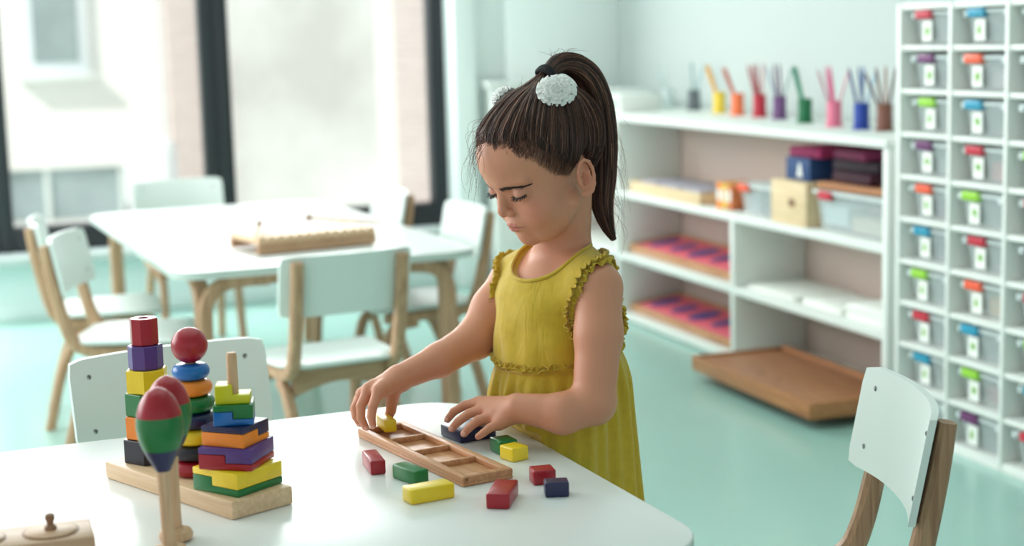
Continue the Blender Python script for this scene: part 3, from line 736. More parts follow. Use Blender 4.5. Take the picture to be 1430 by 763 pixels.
# middle peg: rings and ball
z = .0222
for nm, colr, r, hh in (('red', 'red', .030, .019), ('dark indigo', 'black', .030, .0187), ('yellow', 'yellow', .029, .0187), ('navy', 'navy', .028, .019), ('green', 'green', .027, .019), ('orange', 'orange', .0245, .019), ('blue', 'blue', .0222, .0195)):
    ri = .0068; prof = []
    rm = r - hh / 2
    for k in range(13):
        a = -math.pi / 2 + math.pi * k / 12; prof.append((rm + (hh / 2) * math.cos(a), hh / 2 + hh / 2 * math.sin(a)))
    bm = bmesh.new(); n = 32; rings = []
    for rr, zz in [(ri, 0)] + prof + [(ri, hh)]: rings.append([bm.verts.new((rr * math.cos(2 * math.pi * i / n), rr * math.sin(2 * math.pi * i / n), zz)) for i in range(n)])
    rings.append(rings[0])
    for A, B in zip(rings, rings[1:]):
        for i in range(n): bm.faces.new((A[i], A[(i + 1) % n], B[(i + 1) % n], B[i]))
    bmesh.ops.recalc_face_normals(bm, faces=bm.faces)
    o = from_bm('stacking_ring', bm, M[colr], None, None, 40)
    setp(o, f'{nm} rounded ring on the middle peg of the stacking toy', 'ring', 'rings of the stacking toy')
    place(o, at_stack(pegx[1], z), srz); z += hh + .0003
bm = bmesh.new(); bmesh.ops.create_uvsphere(bm, u_segments=32, v_segments=20, radius=.0215)
o = from_bm('stacking_ball', bm, M['red'], None, None, 60); setp(o, 'glossy red ball on top of the middle peg', 'ball'); place(o, at_stack(pegx[1], z + .0212), srz)
# right peg: interlocking halves
def cut_hole(o, r=.0068):
    bm = bmesh.new(); bmesh.ops.create_cone(bm, cap_ends=True, segments=24, radius1=r, radius2=r, depth=.2)
    me = bpy.data.meshes.new('cutter'); bm.to_mesh(me); bm.free(); k = bpy.data.objects.new('cutter', me); C.objects.link(k)
    md = o.modifiers.new('hole', 'BOOLEAN'); md.object = k; md.operation = 'DIFFERENCE'; md.solver = 'EXACT'
    bpy.context.view_layer.update(); dg = bpy.context.evaluated_depsgraph_get()
    nm = bpy.data.meshes.new_from_object(o.evaluated_get(dg)); o.modifiers.clear(); o.data = nm
    bpy.data.objects.remove(k); bpy.data.meshes.remove(me)
def half(w, d, h, mtl, nm, z, rz, upper, notch=.42):
    """one of two interlocking pieces: an L-profile slab; step runs across the front face"""
    s = h * .5
    if not upper: pts = [(-w / 2, 0), (w / 2, 0), (w / 2, s * .62), (-w / 2 + w * notch, s * .62), (-w / 2 + w * notch, s * 1.38), (-w / 2, s * 1.38)]
    else: pts = [(-w / 2, s * 1.40), (-w / 2 + w * notch + .0006, s * 1.40), (-w / 2 + w * notch + .0006, s * .64), (w / 2, s * .64), (w / 2, h), (-w / 2, h)]
    o = prism('puzzle_block', pts, -d / 2, d / 2, M[mtl], None, .0012, rot=Matrix.Rotation(R_(90), 3, 'X'))
    setp(o, f'{nm} half of a square block on the right peg, {"upper" if upper else "lower"} of its pair', 'block', 'puzzle blocks of the stacking toy')
    cut_hole(o); place(o, at_stack(pegx[2], z), srz + rz); return o
z = .0222
for (cl, cu, nl, nu, w_, h_, rz_, nt_) in (('green', 'yellow', 'green', 'yellow', .0725, .027, 9.6, .42), ('red', 'purple', 'red', 'purple', .0655, .0255, 31, .5), ('orange', 'navy', 'orange', 'navy', .0560, .0235, 113, .58), ('blue', 'green', 'blue', 'deep green', .0450, .0235, 52, .48)):
    half(w_, w_, h_, cl, nl, z, R_(rz_), False, nt_); half(w_, w_, h_, cu, nu, z, R_(rz_), True, nt_); z += h_ + .0003
# top: lime L block with step
o = prism('puzzle_block', [(-.0195, 0), (.0195, 0), (.0195, .010), (.0, .010), (.0, .021), (-.0195, .021)], -.0165, .0165, M['lime'], None, .0012, rot=Matrix.Rotation(R_(90), 3, 'X'))
cut_hole(o); setp(o, 'lime yellow stepped block at the top of the right peg', 'block', 'puzzle blocks of the stacking toy'); place(o, at_stack(pegx[2], z), srz + R_(50))

# maracas
def maraca(x, y, label, tilt=(0, 0)):
    t = thing('maraca', (x, y, TZ), 0, label, 'maraca', 'wooden maracas on the front table')
    t.rotation_euler = (tilt[0], tilt[1], 0)
    zc = .150; K = 1.0
    def prof(z): # head outline
        pass
    zs = np.linspace(.094, .182, 30); R = []
    for z in zs:
        if z >= .140: v = math.sqrt(max(0, 1 - ((z - .140) / .0422) ** 2)) * .0245
        else: v = float(np.interp(z, [.094, .099, .106, .1125, .1188, .129, .140], [.0075, .0098, .0136, .0168, .0194, .0230, .0245]))
        R.append(v)
    def seg(z0, z1, mt, nm, lab):
        pr = [(0, z0)] + [(r, z) for r, z in zip(R, zs) if z0 <= z <= z1] + ([(0, z1)] if z1 < .181 else [])
        lathe(nm, pr, mt, t, 32, label=lab)
    def rr(z): return float(np.interp(z, zs, R))
    a, b_ = .1175, .1530
    lathe('head_cap', [(0, b_)] + [(rr(z), z) for z in np.linspace(b_, .1822, 16)], M['red'], t, 32, label='red top of the head')
    lathe('head_band', [(0, a)] + [(rr(z), z) for z in np.linspace(a, b_, 14)] + [(0, b_)], M['green'], t, 32, label='green middle of the head')
    lathe('head_neck', [(0, .094)] + [(rr(z), z) for z in np.linspace(.094, a, 6)] + [(0, a)], M['navy'], t, 32, label='navy neck of the head')
    lathe('handle', [(0, .004), (.0075, .004), (.0068, .03), (.0066, .06), (.0074, .0945), (0, .0945)], M['toywood2'], t, 20)
    lathe('foot_knob', [(0, 0), (.011, 0), (.0175, .003), (.0185, .007), (.0165, .012), (.008, .0155), (0, .0155)], M['toywood2'], t, 24)
    return t
maraca(-.3705, 1.655, 'farther maraca with red green and navy head, standing on its round foot', (0, 0))
maraca(-.365, 1.597, 'nearest maraca with red green and navy head in front of the stacking toy', (0, R_(-1)))

# knobbed cylinder block
kb = thing('cylinder_block', (-.559, 1.526, TZ), R_(19), 'beech block with sunk knobbed cylinders at the lower left corner', 'toy')
KL, KD, KH = .26, .068, .045
bm = bmesh.new(); box_bm(bm, (0, 0, KH / 2), (KL, KD, KH), .002)
from_bm('block_body', bm, M['knob'], kb, None, 35)
for q, x in enumerate((.089, .020, -.045)):
    t = thing('knobbed_cylinder', kb.location + Vector((x * math.cos(R_(19)), x * math.sin(R_(19)), KH - .0005)), 0,
              ('knobbed wooden cylinder nearest the maracas in the beech block', 'knobbed wooden cylinder at the left edge of the picture in the beech block', 'knobbed wooden cylinder hidden at the far left of the beech block')[q], 'cylinder')
    r = .0265 - .002 * q
    lathe('cylinder', [(0, 0), (r - .0005, 0), (r - .0005, .002), (r - .002, .003), (0, .003)], M['knob'], t, 28)
    lathe('socket_rim', [(r, .0002), (r + .0016, .0002), (r + .0016, .0012), (r, .0012), (r, .0002)], M['dwood'], t, 28)
    if q != 1: lathe('knob', [(0, .002), (.0062, .002), (.0062, .0055), (.0030, .009), (.0040, .0115), (.0052, .0145), (.0045, .0185), (0, .0205)], M['dwood'], t, 20)

# fraction tray: footprint corners on the table
FL_ = .2975; FW_ = .0695; floc = Vector((-.1097, 1.9744, TZ)); frz = R_(-60)
ft = thing('block_tray', floc, frz, 'alder wood tray with four recesses, under the girl hands', 'tray')
box('tray_floor', (0, 0, .0025), (FL_, FW_, .005), M['alder'], ft, .002)
bm = bmesh.new()
nx = 4; rim = .006; e0 = .013; cell = (FL_ - 2 * e0 - rim * (nx - 1)) / nx
# top layer with four recesses, built as bars
box_bm(bm, (0, -FW_ / 2 + .005, .0085), (FL_, .010, .0085), .0018); box_bm(bm, (0, FW_ / 2 - .005, .0085), (FL_, .010, .0085), .0018)
for s in (-1, 1): box_bm(bm, (s * (FL_ / 2 - e0 / 2), 0, .0085), (e0, FW_ - .002, .0084), .0018)
for i in range(1, nx): box_bm(bm, (-FL_ / 2 + e0 + i * cell + (i - .5) * rim, 0, .0082), (rim, FW_ - .008, .0080), .0014)
from_bm('recess_frame', bm, M['alder'], ft, None, 35)
# wooden blocks: centre, size (l, w, h), heading, colour, label
def block(x, y, l, w_, h_, deg, colr, label, z=TZ, tilt=None):
    bm = bmesh.new(); box_bm(bm, (0, 0, h_ / 2), (l, w_, h_), .0022, seg=3)
    o = from_bm('toy_block', bm, M[colr], None, None, 35)
    setp(o, label, 'block', 'loose wooden blocks on the front table'); o.location = (x, y, z); o.rotation_euler = (0, 0, R_(deg))
    if tilt: o.rotation_euler = (tilt[0], tilt[1], R_(deg))
    return o
block(-.1788, 1.9227, .0575, .019, .018, 106, 'red', 'slim red block lying left of the green one, by the tray')
block(-.1297, 1.8653, .050, .020, .018, 128, 'green', 'green block between the slim red block and the tray')
block(-.104, 1.7849, .056, .026, .018, 29, 'yellow', 'long yellow block nearest the camera at the tray corner')
block(-.0181, 1.7669, .062, .027, .018, 80, 'red', 'longest red block, nearest the camera beside the tray end')
block(-.0169, 1.9891, .031, .0262, .018, -65, 'green', 'green block half hidden behind a yellow cube, under the hand')
block(-.0037, 1.9522, .0285, .0255, .018, -53, 'yellow', 'yellow cube-like block in front of a green one at the table edge')
block(.0297, 1.8428, .0275, .0268, .018, 12, 'red', 'squarish red block behind the small navy block')
block(.0446, 1.7873, .028, .0222, .018, 4, 'navy', 'small navy block nearest the right table edge')
block(-.0645, 2.073, .055, .055, .0165, 31, 'navy', 'large square navy block under the girl near hand')
block(-.174, 2.0765, .045, .017, .0165, -71, 'yellow', 'yellow block held in the fingers over the wooden tray', TZ + .0130)

# ================================================================ THE GIRL
def cam_ray(x, y):
    dx, dy = x - 715, y - 381.5
    X = cr * dx + sr * dy; Y = -sr * dx + cr * dy
    return np.array([X, CF * cp - Y * sp, -CF * sp - Y * cp])
def at(x, y, Y):
    v = cam_ray(x, y); return np.array([0, 0, H]) + v * (Y / v[1])
nrm = lambda v: np.asarray(v, float) / np.linalg.norm(v)
TY = R_(35); TF = np.array([-math.cos(TY), -math.sin(TY), 0]); TL = np.array([math.sin(TY), -math.cos(TY), 0]); TU = np.array([0, 0, 1.])
HY, HP, HS = R_(34), R_(21.5), .945
_F = np.array([-math.cos(HY), -math.sin(HY), 0]); HL = np.array([math.sin(HY), -math.cos(HY), 0])
HX = _F * math.cos(HP) - TU * math.sin(HP); HU = _F * math.sin(HP) + TU * math.cos(HP)
HC = np.array([.0455, 2.095, .8300])
def hw(l): return HC + HS * (HX * l[0] + HL * l[1] + HU * l[2])

def sd_ell(c, r, A=None):
    c = np.asarray(c, float); r = np.asarray(r, float)
    B = np.eye(3) if A is None else np.asarray(A)
    R = r.max()
    def f(P):
        q = (P - c) @ B.T
        k0 = np.sqrt(((q / r) ** 2).sum(-1)); k1 = np.sqrt(((q / (r * r)) ** 2).sum(-1)) + 1e-9
        return k0 * (k0 - 1) / k1
    return f, (c - R, c + R)
def sd_cap(a, b, ra, rb):
    a = np.asarray(a, float); b = np.asarray(b, float); ab = b - a; L2 = (ab ** 2).sum() + 1e-12; R = max(ra, rb)
    def f(P):
        t = np.clip(((P - a) @ ab) / L2, 0, 1)
        return np.sqrt((((P - a) - t[..., None] * ab) ** 2).sum(-1)) - (ra + (rb - ra) * t)
    return f, (np.minimum(a, b) - R, np.maximum(a, b) + R)
def smin(a, b, k):
    h = np.clip(.5 + .5 * (b - a) / k, 0, 1); return b + (a - b) * h - k * h * (1 - h)
def smax(a, b, k): return -smin(-a, -b, k)
def ev(ops, P):
    d = np.full(P.shape[:-1], 1.0)
    for op, (f, bb), k in ops:
        v = f(P)
        d = smin(d, v, k) if op == '+' else smax(d, -v if op == '-' else v, k)
    return d
def grid_eval(ops, xs, ys, zs):
    A = np.full((len(xs), len(ys), len(zs)), .05, np.float32)
    for op, (f, bb), k in ops:
        m = 2.2 * k + .006
        if bb is None: i0, i1, j0, j1, k0, k1 = 0, len(xs), 0, len(ys), 0, len(zs)
        else:
            i0, i1 = np.searchsorted(xs, [bb[0][0] - m, bb[1][0] + m]); j0, j1 = np.searchsorted(ys, [bb[0][1] - m, bb[1][1] + m]); k0, k1 = np.searchsorted(zs, [bb[0][2] - m, bb[1][2] + m])
        if i0 >= i1 or j0 >= j1 or k0 >= k1: continue
        P = np.stack(np.meshgrid(xs[i0:i1], ys[j0:j1], zs[k0:k1], indexing='ij'), -1)
        v = f(P); S = A[i0:i1, j0:j1, k0:k1]
        A[i0:i1, j0:j1, k0:k1] = smin(S, v, k) if op == '+' else smax(S, -v if op == '-' else v, k)
    return A
def nets(A, xs, ys, zs):
    """surface nets on a tensor grid"""
    I = A < 0; nx, ny, nz = A.shape
    cnt = np.zeros((nx - 1, ny - 1, nz - 1), np.int8)
    for a in (0, 1):
        for b in (0, 1):
            for c in (0, 1): cnt += I[a:nx - 1 + a, b:ny - 1 + b, c:nz - 1 + c]
    act = np.argwhere((cnt > 0) & (cnt < 8)); flat = (act[:, 0] * (ny - 1) + act[:, 1]) * (nz - 1) + act[:, 2]
    cor = [(a, b, c) for a in (0, 1) for b in (0, 1) for c in (0, 1)]
    V = {q: A[act[:, 0] + q[0], act[:, 1] + q[1], act[:, 2] + q[2]] for q in cor}
    s = np.zeros((len(act), 3)); n = np.zeros(len(act))
    for q in cor:
        for ax in range(3):
            if q[ax]: continue
            r = list(q); r[ax] = 1; r = tuple(r)
            m = (V[q] < 0) != (V[r] < 0); t = np.where(m, V[q] / (V[q] - V[r] + 1e-12), 0)
            p = np.tile(np.array(q, float), (len(act), 1)); p[:, ax] = t
            s[m] += p[m]; n[m] += 1
    p = s / n[:, None]
    out = np.empty_like(p)
    for ax, g in enumerate((xs, ys, zs)):
        lo = g[act[:, ax]]; hi = g[act[:, ax] + 1]; out[:, ax] = lo + (hi - lo) * p[:, ax]
    def idx(c): return np.searchsorted(flat, (c[:, 0] * (ny - 1) + c[:, 1]) * (nz - 1) + c[:, 2])
    quads = []
    for ax in range(3):
        sl0 = [slice(None)] * 3; sl1 = [slice(None)] * 3; sl0[ax] = slice(0, -1); sl1[ax] = slice(1, None)
        D = I[tuple(sl0)] != I[tuple(sl1)]; e = np.argwhere(D)
        o = [a for a in range(3) if a != ax]
        ok = (e[:, o[0]] > 0) & (e[:, o[1]] > 0) & (e[:, o[0]] < A.shape[o[0]] - 1) & (e[:, o[1]] < A.shape[o[1]] - 1); e = e[ok]
        sgn = I[e[:, 0], e[:, 1], e[:, 2]]
        c = []
        for da, db in ((0, 0), (1, 0), (1, 1), (0, 1)):
            f = e.copy(); f[:, o[0]] -= da; f[:, o[1]] -= db; c.append(idx(f))
        q = np.stack(c, 1)
        flip = sgn if ax != 1 else ~sgn
        q[flip] = q[flip][:, ::-1]; quads.append(q[:, ::-1] if True else q)
    return out, np.concatenate(quads)
def relax(v, q, it=1, lam=.5):
    for _ in range(it):
        s = np.zeros_like(v); n = np.zeros(len(v))
        for a, b in ((0, 1), (1, 2), (2, 3), (3, 0)):
            np.add.at(s, q[:, a], v[q[:, b]]); np.add.at(n, q[:, a], 1); np.add.at(s, q[:, b], v[q[:, a]]); np.add.at(n, q[:, b], 1)
        v = v + lam * (s / np.maximum(n, 1)[:, None] - v)
    return v
def np_mesh(name, v, f, mt, parent, col=None, smooth=True, label=None):
    me = bpy.data.meshes.new(name); v = np.asarray(v, np.float32); f = np.asarray(f, np.int32); k = f.shape[1]
    me.vertices.add(len(v)); me.vertices.foreach_set('co', v.ravel())
    me.loops.add(f.size); me.loops.foreach_set('vertex_index', f.ravel())
    me.polygons.add(len(f)); me.polygons.foreach_set('loop_start', np.arange(0, f.size, k, dtype=np.int32)); me.polygons.foreach_set('loop_total', np.full(len(f), k, np.int32))
    me.polygons.foreach_set('use_smooth', np.full(len(f), smooth)); me.update(calc_edges=True); me.validate()
    if col is not None:
        a = me.color_attributes.new('Col', 'FLOAT_COLOR', 'POINT'); c = np.ones((len(v), 4), np.float32); c[:, :3] = col; a.data.foreach_set('color', c.ravel())
    return mesh_obj(name, me, mt, parent, label)
def colmat(name, rough, sss=0, sheen=0, bump=0, bscale=300, spec=.5):
    m = mat(name, (255, 255, 255), rough, spec=spec, bump=bump, bscale=bscale); nt = m.node_tree; b = nt.nodes['Principled BSDF']
    a = nt.nodes.new('ShaderNodeVertexColor'); a.layer_name = 'Col'; nt.links.new(a.outputs['Color'], b.inputs['Base Color'])
    b.inputs['Subsurface Weight'].default_value = sss; b.inputs['Subsurface Radius'].default_value = (.006, .0025, .0015); b.inputs['Subsurface Scale'].default_value = 1
    b.inputs['Sheen Weight'].default_value = sheen
    return m

# ---- head ops (local head coordinates, scaled by HS)
RH_ = np.array([HX, HL, HU])
def hell(c, r, rot=None):
    A = RH_ if rot is None else rot @ RH_
    return sd_ell(hw(c), np.array(r) * HS, A)
def hcap(a, b, ra, rb): return sd_cap(hw(a), hw(b), ra * HS, rb * HS)
skull_ops = [('+', hell((-.012, 0, .034), (.088, .069, .072)), .001), ('+', hell((.030, 0, .034), (.0605, .057, .050)), .02)]
head_ops = list(skull_ops) + [
    ('+', hell((.028, 0, -.026), (.049, .053, .058)), .018),
    ('+', hell((.030, 0, -.064), (.040, .038, .024)), .016)]
for s in (1, -1):
    head_ops += [('+', hell((.043, s * .029, -.040), (.0285, .0255, .027)), .014),
                 ('+', hcap((.002, s * .046, -.048), (.045, s * .022, -.078), .013, .012), .016)]
head_ops += [('+', hcap((.058, 0, -.079), (.060, 0, -.078), .0140, .0140), .012),
             ('+', hell((.064, 0, -.053), (.0185, .021, .017)), .010)]
for s in (1, -1):
    head_ops += [('-', hell((.090, s * .0315, -.006), (.0155, .0165, .0105)), .009),
                 ('+', hcap((.079, s * .008, .012), (.064, s * .043, .013), .006, .005), .010),
                 ('+', hell((.0630, s * .0305, -.0065), (.0140, .0135, .0125)), .003)]
head_ops += [('+', hcap((.077, 0, .002), (.0845, 0, -.022), .0050, .0068), .007), ('+', hcap((.0858, 0, -.0275), (.0855, 0, -.029), .0080, .0078), .004)]
for s in (1, -1):
    head_ops += [('+', hell((.0800, s * .0095, -.0325), (.0066, .0050, .0054)), .003), ('-', hell((.0855, s * .0050, -.0375), (.0030, .0022, .0022)), .0015)]
    head_ops += [('+', hcap((.0812, 0, -.0508), (.0788, s * .0085, -.0522), .0030, .0028), .0025), ('+', hcap((.0788, s * .0085, -.0522), (.0715, s * .0200, -.0552), .0028, .0014), .0025),
                 ('+', hcap((.0800, 0, -.0580), (.0775, s * .0080, -.0579), .0036, .0032), .0025), ('+', hcap((.0775, s * .0080, -.0579), (.0715, s * .0190, -.0562), .0032, .0012), .0025)]
# groove between the lips and below the lower lip
for s in (1, -1): head_ops += [('-', hcap((.0846, 0, -.0547), (.0765, s * .0180, -.0560), .0010, .0007), .0015)]
head_ops += [('-', hcap((.0800, -.010, -.0668), (.0800, .010, -.0668), .0030, .0030), .006)]
# ears
def ear_ops(s):
    o = []; c0 = np.array((-.008, s * .0712, -.016)); th = R_(14)
    out = np.array((-math.sin(th), s * math.cos(th), 0)); fw = np.array((math.cos(th), s * math.sin(th), 0)); up0 = np.array((0, 0, 1.)); ti = R_(10)
    up = up0 * math.cos(ti) - fw * math.sin(ti); fw = fw * math.cos(ti) + up0 * math.sin(ti)
    E = np.array([fw, out, up]); LRH = E @ RH_
    def pt(a, b, d=0): return tuple(c0 + fw * a + up * b + out * d)
    o.append(('+', sd_ell(hw(pt(-.001, .001, .004)), np.array((.0135, .0042, .0215)) * HS, LRH), .004))
    helix = [(.0105, .002, .004), (.0110, .012, .006), (.006, .0205, .0075), (-.002, .0235, .008), (-.0105, .019, .009), (-.0145, .009, .0095), (-.0145, -.002, .0095), (-.0115, -.012, .009), (-.006, -.020, .008), (.001, -.0245, .006), (.006, -.022, .004)]
    for i, (a, b) in enumerate(zip(helix, helix[1:])):
        r = .0026 if i < 7 else .0036
        o.append(('+', sd_cap(hw(pt(*a)), hw(pt(*b)), r * HS, r * HS), .0012))
    o.append(('-', sd_ell(hw(pt(.0015, -.003, .0105)), np.array((.0078, .0100, .0112)) * HS, LRH), .0018))
    o.append(('-', sd_ell(hw(pt(-.0035, .0105, .0105)), np.array((.0070, .0052, .0060)) * HS, LRH), .0018))
    for a, b in (((-.008, .008, .0075), (-.0085, -.004, .0080)), ((-.0085, -.004, .0080), (-.0045, -.0135, .0070))): o.append(('+', sd_cap(hw(pt(*a)), hw(pt(*b)), .0018 * HS, .0020 * HS), .0015))
    o.append(('+', sd_cap(hw(pt(.0105, -.003, .004)), hw(pt(.0095, -.008, .005)), .0028 * HS, .0026 * HS), .002))
    return o
for s in (1, -1): head_ops += ear_ops(s)

# ---- body
TC = np.array([.0605, 2.130, 0.])
def tw(f, l, z): return TC + TF * f + TL * l + TU * z
TB = np.array([TF, TL, TU])
S1 = at(835, 403, 2.045); S2 = at(716, 396, 2.205)
def tell(c, r): return sd_ell(tw(*c), r, TB)
torso = [('+', tell((0, 0, .625), (.070, .086, .085)), .001), ('+', tell((.004, 0, .540), (.074, .078, .085)), .04), ('+', tell((-.002, 0, .440), (.064, .078, .070)), .04),
         ('+', sd_cap(S1 * .80 + tw(0, 0, .655) * .20, S2 * .80 + tw(0, 0, .655) * .20, .030, .030), .03)]
neck = [('+', sd_cap(hw((-.024, 0, -.040)), tw(-.008, 0, .685), .036, .039), .014), ('+', sd_cap(tw(-.012, .02, .700), S1 + np.array([0, 0, .004]), .026, .026), .020), ('+', sd_cap(tw(-.012, -.02, .700), S2 + np.array([0, 0, .004]), .026, .026), .020)]
def limb(pts, k):
    o = []
    for (a, ra), (b, rb) in zip(pts, pts[1:]): o.append(('+', sd_cap(a, b, ra, rb), k))
    return o
E1 = at(829, 563, 1.995)
arm1 = limb([(S1, .0325), (at(836, 468, 2.02), .0300), (E1, .0275)], .012) + limb([(E1, .0275), (at(786, 578, 1.985), .0255), (at(724, 570, 2.0), .0190)], .010)
arm2 = limb([(S2, .034), (at(690, 432, 2.185), .031), (at(665, 473, 2.16), .0275)], .012) + limb([(at(665, 473, 2.16), .0275), (at(614, 503, 2.12), .0225), (at(560, 527, 2.088), .0178)], .010)
def hand(wrist, wr, knk, fingers, thumb, palm_r):
    o = []
    for kp in knk: o.append(('+', sd_cap(wrist, kp, wr, palm_r), .006))
    for a, b in zip(knk, knk[1:]): o.append(('+', sd_cap(a * .8 + wrist * .2, b * .8 + wrist * .2, palm_r, palm_r), .004))
    for F in fingers + [thumb]:
        for i, ((a, ra), (b, rb)) in enumerate(zip(F, F[1:])): o.append(('+', sd_cap(a, b, ra, rb), .003 if i == 0 else .0012))
    return o
k1 = [at(669, 563, 2.045), at(675, 572, 2.028), at(686, 582, 2.012), at(697, 592, 1.998)]
f1 = [[(k1[0], .0078), (at(650, 566, 2.052), .0062), (at(634, 575, 2.058), .0056), (at(625, 586, 2.060), .0048)],
      [(k1[1], .0078), (at(655, 578, 2.030), .0064), (at(640, 589, 2.032), .0058), (at(631, 599, 2.032), .0050)],
      [(k1[2], .0076), (at(668, 587, 2.010), .0062), (at(655, 598, 2.008), .0055), (at(648, 606, 2.008), .0049)],
      [(k1[3], .0070), (at(684, 598, 1.993), .0058), (at(675, 605, 1.990), .0051), (at(668, 610, 1.990), .0046)]]
t1 = [(at(708, 570, 2.03), .0100), (at(690, 580, 2.052), .0080), (at(674, 588, 2.058), .0066), (at(662, 594, 2.060), .0054)]
hand1 = hand(at(722, 571, 2.005), .0165, k1, f1, t1, .0092)
k2 = [at(529, 546, 2.050), at(515, 544.5, 2.064), at(506.5, 551, 2.078), at(503.5, 559, 2.090)]
f2 = [[(k2[0], .0080), (at(520.5, 568, 2.036), .0066), (at(518.5, 582, 2.038), .0058), (at(520.5, 594, 2.044), .0048)],
      [(k2[1], .0078), (at(504, 567, 2.054), .0066), (at(504, 584, 2.056), .0058), (at(510.5, 597, 2.060), .0048)],
      [(k2[2], .0074), (at(496.5, 568, 2.072), .0062), (at(497, 582, 2.073), .0055), (at(502, 592, 2.075), .0047)],
      [(k2[3], .0066), (at(494.5, 571, 2.086), .0056), (at(496, 582, 2.087), .0050), (at(500, 589, 2.088), .0044)]]
t2 = [(at(550, 543, 2.075), .0110), (at(547.5, 560, 2.088), .0086), (at(546, 574, 2.094), .0070), (at(541, 587, 2.094), .0056)]
hand2 = hand(at(556, 530, 2.085), .0160, k2, f2, t2, .0100)
legs = []
for s in (1, -1):
    legs += limb([(tw(-.002, s * .040, .42), .050), (tw(.0, s * .042, .25), .038), (tw(-.012, s * .044, .16), .034), (tw(-.014, s * .046, .06), .024), (tw(-.010, s * .048, .03), .026)], .02)
    legs += limb([(tw(-.022, s * .048, .022), .020), (tw(.055, s * .056, .018), .016)], .015)
tabn = nrm((FCOR - Vector((.176, 1.59, 0))).cross(Vector((0, 0, 1))))
tabn = np.array([tabn[0], tabn[1], 0]); edge_n = -np.array([-fl.x, -fl.y, 0])
edge_n = np.array([fl.x, fl.y, 0]); edge_p = np.array([FCOR.x, FCOR.y, 0]) + edge_n * .0022
def plane(off, z0, z1, soft=.02):
    """keeps what lies beyond the table edge, for heights below z1"""
    def f(P):
        d = -((P - edge_p) @ edge_n) + off
        return d - np.clip((P[..., 2] - z1), 0, 1) * 3
    return f
body_ops = torso + [('&', (plane(.004, 0, .482), (np.array([-.1, 1.9, .2]), np.array([.2, 2.3, .60]))), .004)] + neck + legs + head_ops + arm1 + arm2 + hand1 + hand2
xs = np.arange(-.232, .172, .00145)
ys = np.concatenate([np.arange(1.925, 2.205, .00145), np.arange(2.205, 2.30, .004)])
zs = np.concatenate([np.arange(-.01, .478, .006), np.arange(.478, .598, .00145), np.arange(.598, .715, .0025), np.arange(.715, .965, .00135)])
A = grid_eval(body_ops, xs, ys, zs)
bv, bq = nets(A, xs, ys, zs); del A
bv = relax(bv, bq, 1, .35)
girl = bpy.data.objects.new('person', None); C.objects.link(girl); girl.location = (TC[0], TC[1], 0)
setp(girl, 'young girl in a mustard sleeveless dress, standing at the table and placing a yellow block', 'person')
OFF = np.array([TC[0], TC[1], 0.])
# skin colouring: blush, red ears, lips, pink fingertips, darker lids and mouth line
loc = (bv - HC) @ RH_.T / HS
skin = np.array(lin((202, 140, 111))); C_ = np.tile(skin, (len(bv), 1))
def tint(mask, rgb):
    global C_
    m = np.clip(mask, 0, 1)[:, None]; C_ = C_ * (1 - m) + np.array(lin(rgb)) * m
def blob(c, r, soft=1.0): return np.exp(-(((loc - np.array(c)) / np.array(r)) ** 2).sum(1) * soft)
for s in (1, -1):
    tint(.50 * blob((.060, s * .042, -.036), (.022, .020, .018)), (206, 126, 104))
    tint(.45 * blob((-.008, s * .075, -.014), (.016, .010, .026)), (204, 112, 92))
    tint(.45 * blob((.072, s * .031, -.004), (.012, .014, .010)), (176, 118, 100))
tint(.35 * blob((.092, 0, -.030), (.008, .010, .008)), (206, 128, 108))
lipm = np.zeros(len(bv))
for s in (1, -1):
    for a, b, r in (((.0830, 0, -.0505), (.0795, s * .0085, -.0522), .0036), ((.0795, s * .0085, -.0522), (.0725, s * .0195, -.0552), .0020), ((.0820, 0, -.0585), (.0790, s * .0080, -.0582), .0040), ((.0790, s * .0080, -.0582), (.0725, s * .0185, -.0562), .0020)):
        a = np.array(a); b = np.array(b); ab = b - a; t = np.clip(((loc - a) @ ab) / (ab @ ab), 0, 1); d = np.linalg.norm(loc - a - t[:, None] * ab, axis=1)
        lipm = np.maximum(lipm, np.clip((r + .0008 - d) / .0012, 0, 1))
tint(lipm * .75 * (loc[:, 0] > .06), (188, 108, 98))
for s in (1, -1):
    a = np.array((.0845, 0, -.0547)); b = np.array((.0750, s * .0185, -.0560)); ab = b - a; t = np.clip(((loc - a) @ ab) / (ab @ ab), 0, 1); d = np.linalg.norm((loc - a - t[:, None] * ab) * np.array([.3, .3, 1]), axis=1)
    tint(.7 * np.clip((.0011 - d) / .0008, 0, 1) * (loc[:, 0] > .066), (120, 52, 50))
tips = [F[-1][0] for F in f1 + f2] + [F[0][0] for F in f1 + f2]
for p in tips: 
    tint(.35 * np.exp(-((bv - p) ** 2).sum(1) / .007 ** 2), (204, 122, 104))
# scalp under the hair: root colour with the hairline shadow painted in
hc0 = np.array((-.010, 0, .030))
HLA = [0, 25, 45, 60, 70, 80, 88, 100, 112, 125, 150, 180]
HLV = [26, 21, 2, -25, -31, -34, -28, -13, -32, -44, -50, -52]
HLS = [27, 24, 24, 6, -10, -22, -24, -11, -32, -44, -50, -52]
def hairline(dirs, V=None):
    """signed angle above the hairline (radians), for unit directions from the head centre"""
    az = np.abs(np.arctan2(dirs[:, 1], dirs[:, 0])); el = np.arcsin(np.clip(dirs[:, 2], -1, 1))
    th = np.interp(np.degrees(az), HLA, V or HLS) + 2.2 * np.sin(np.degrees(az) * .33) + 1.6 * np.sin(np.degrees(az) * .71 + 1)
    return el - np.radians(th)
dv = loc - hc0; dn = dv / (np.linalg.norm(dv, axis=1)[:, None] + 1e-9)
hl = hairline(dn) * (np.abs(loc[:, 0]) < .2); hl2 = hairline(dn, HLV)
